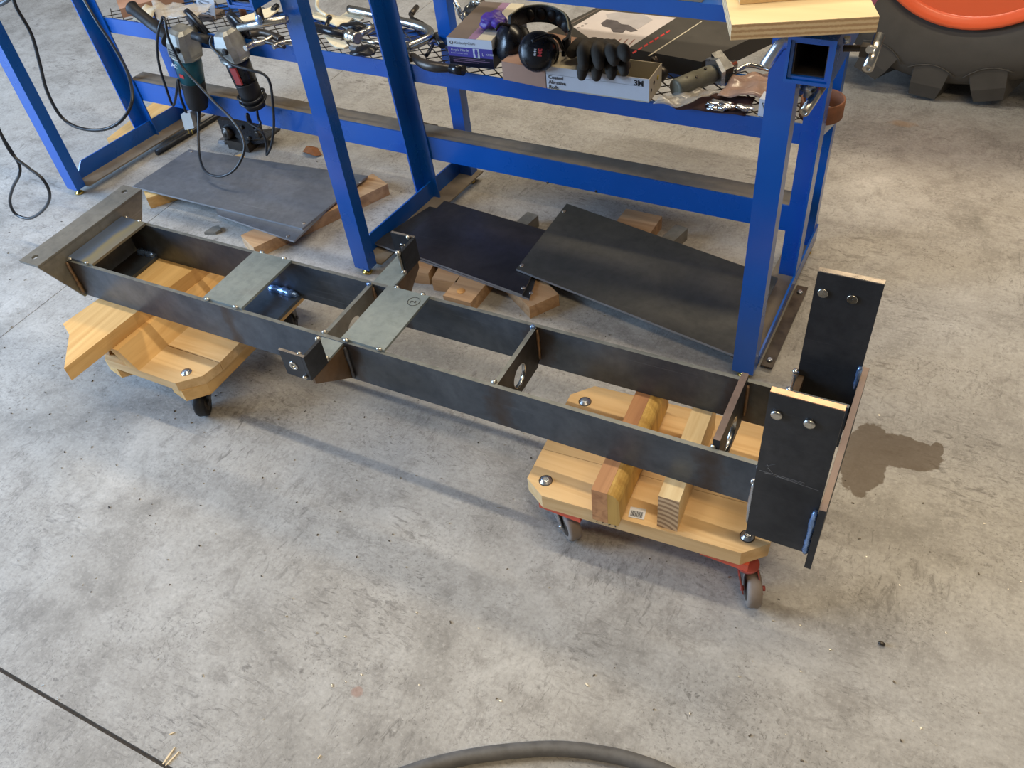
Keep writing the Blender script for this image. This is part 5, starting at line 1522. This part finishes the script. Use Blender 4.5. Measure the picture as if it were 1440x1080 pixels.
cord(G2, [V(361, 152, .35), V(363, 166, .34), V(366, 174, .33), V(358, 182, .33), V(348, 160, .32), V(350, 172, .315), V(366, 183, .315), V(374, 198, .315), V(375, 218, .315)])
cord(G2, [V(375, 218, .315), V(381, 206, .31), V(385, 180, .31), V(384, 150, .31), V(380, 118, .31), V(370, 104, .31), V(350, 98, .30), V(325, 90, .295), V(305, 74, .30), V(296, 62, .31), V(298, 50, .32)])

# ------------------------------------------------------------------ cords hanging from the left bench end
bm = BM(); sweep(bm, spline([V(14, -25, -.06), V(22, 8, -.06), V(44, 48, -.06), V(56, 90, -.06), V(66, 128, -.06), V(86, 164, -.055), V(112, 180, -.05), V(146, 182, -.03), V(172, 168, 0.0), V(186, 140, .05), V(180, 104, .12), V(160, 66, .18), V(136, 30, .24), V(114, -8, .28), V(104, -30, .30)], 8), 0.0048, 10)
tag(new_obj('extension_cord', bm, M_CORD), 'black cable hanging in a wide loop between the left bench legs', 'cable')
bm = BM(); sweep(bm, spline([V(-30, 110, -.25), V(-14, 150, -.25), V(2, 190, -.25), V(18, 218, -.25), V(40, 236, -.25), V(60, 252, -.25), V(70, 274, -.25), V(62, 294, -.25), V(42, 307, -.25), V(22, 301, -.25), V(14, 284, -.25), V(18, 264, -.25), V(27, 246, -.25), V(27, 232, -.24), V(18, 216, -.24), V(0, 186, -.24), V(-16, 148, -.24), V(-32, 108, -.24)], 8), 0.0045, 10)
tag(new_obj('looped_cable', bm, M_CORD), 'black cable loop hanging at the left picture edge', 'cable')
bm = BM(); sweep(bm, spline([V(-30, 12, -.05), V(0, 6, -.05), V(14, -4, -.05), V(20, -20, -.05)], 6), 0.006, 10)
tag(new_obj('upper_cord', bm, M_CORD), 'short dark cable end at the top left picture corner', 'cable')

# ------------------------------------------------------------------ foreground hose and small debris
hp = [onz(x, y, 0.0125) for x, y in ((430, 1185), (520, 1112), (585, 1083), (650, 1066), (720, 1056), (790, 1053), (860, 1062), (910, 1076), (960, 1098), (1040, 1150), (1120, 1230))]
bm = BM(); sweep(bm, spline(hp, 8), 0.0125, 16)
tag(new_obj('rubber_hose', bm, mat('worn_black_hose', rgb(92, 90, 88), 0.6, 0, 0.25, 45, 0.3)), 'thick worn black rubber hose curving along the bottom edge', 'hose')
for (p0, p1, wdt, lab) in (((229, 1075), (246, 1051), 0.0035, 'longer pale splinter at the end of the dark floor joint'), ((233, 1077), (252, 1057), 0.003, 'shorter wider pale splinter at the end of the dark floor joint'), ((238, 1033), (246, 1030), 0.002, 'tiny pale splinter just above the two joint splinters'), ((447, 1067), (451, 1062), 0.002, 'tiny pale splinter near the bottom left hose end')):
    a_ = onz(*p0, 0.0005); b_ = onz(*p1, 0.0005); d = (b_ - a_).normalized(); n = Vector((-d.y, d.x, 0)) * wdt / 2
    bm = BM(); extr(bm, [a_ - n * 0.6, a_.lerp(b_, 0.5) - n, b_ - n * 0.5, b_ + n * 0.5, a_.lerp(b_, 0.5) + n, a_ + n * 0.6], (0, 0, 0.0012))
    tag(new_obj('wood_splinter', bm, M_STRAW), lab, 'splinter', 'pale splinters on the floor')
bm = BM(); lf = [onz(x, y, 0.004) for x, y in ((426, 215), (432, 208), (440, 207), (448, 212), (453, 218), (444, 221), (433, 219))]
vs = [bm.verts.new(p + UP * 0.012 * (0.5 + noise.noise(p * 60))) for p in lf]; cv = bm.verts.new(sum(lf, Vector()) / 7 + UP * 0.016)
for i in range(7):
    bm.faces.new((vs[i], vs[(i + 1) % 7], cv))
o = new_obj('dry_leaf', bm, M_LEAF); sdm = o.modifiers.new('thickness', 'SOLIDIFY'); sdm.thickness = 0.0012
tag(o, 'crumpled brown dry leaf on the floor behind the grey sheet', 'leaf')
bm = BM(); of = [onz(x, y, 0.0005) for x, y in ((288, 330), (300, 322), (309, 320), (312, 326), (304, 330))]
extr(bm, of, (0, 0, 0.009)); bevel(bm, 0.001, 1); tag(new_obj('steel_offcut', bm, M_ANGLE), 'small steel offcut on the floor behind the frame', 'offcut')
bm = BM(); of = [onz(x, y, 0.0005) for x, y in ((592, 172), (604, 175), (616, 177), (615, 180), (602, 179), (592, 176))]
extr(bm, of, (0, 0, 0.004)); tag(new_obj('floor_scrap', bm, M_DARKST), 'thin dark scrap on the floor behind the lower rail', 'scrap')
bm = BM(); p = onz(1240, 905, 0.004); blob(bm, p, 0.0045, 1.4, 0.8, 0.8, 0.2, 90, 2); tag(new_obj('pebble', bm, M_DARKST), 'small dark pebble on the floor right of the front caster', 'pebble')
# loose metal swarf and grit
bm = BM(); r_ = random.Random(11)
for i in range(520):
    x = r_.uniform(-0.9, 2.6); y = r_.gauss(-0.05, 0.45); s_ = r_.uniform(0.0007, 0.0019)
    an = r_.uniform(0, PI); d = Vector((math.cos(an), math.sin(an), 0)) * s_ * r_.uniform(0.8, 2.0); n = Vector((-d.y, d.x, 0)).normalized() * s_ * 0.7
    c_ = Vector((x, y, 0.0001)); extr(bm, [c_ - d - n, c_ + d - n, c_ + d * 0.6 + n, c_ - d + n], (0, 0, s_ * 0.8), 0 if r_.random() < 0.55 else 1)
    for f in bm.faces[-6:] if False else []:
        pass
gr = new_obj('metal_swarf', bm, [M_TACK, M_DARKST]); gr['kind'] = 'stuff'; gr['label'] = 'scattered bright and dark metal chips on the concrete'; gr['category'] = 'debris'
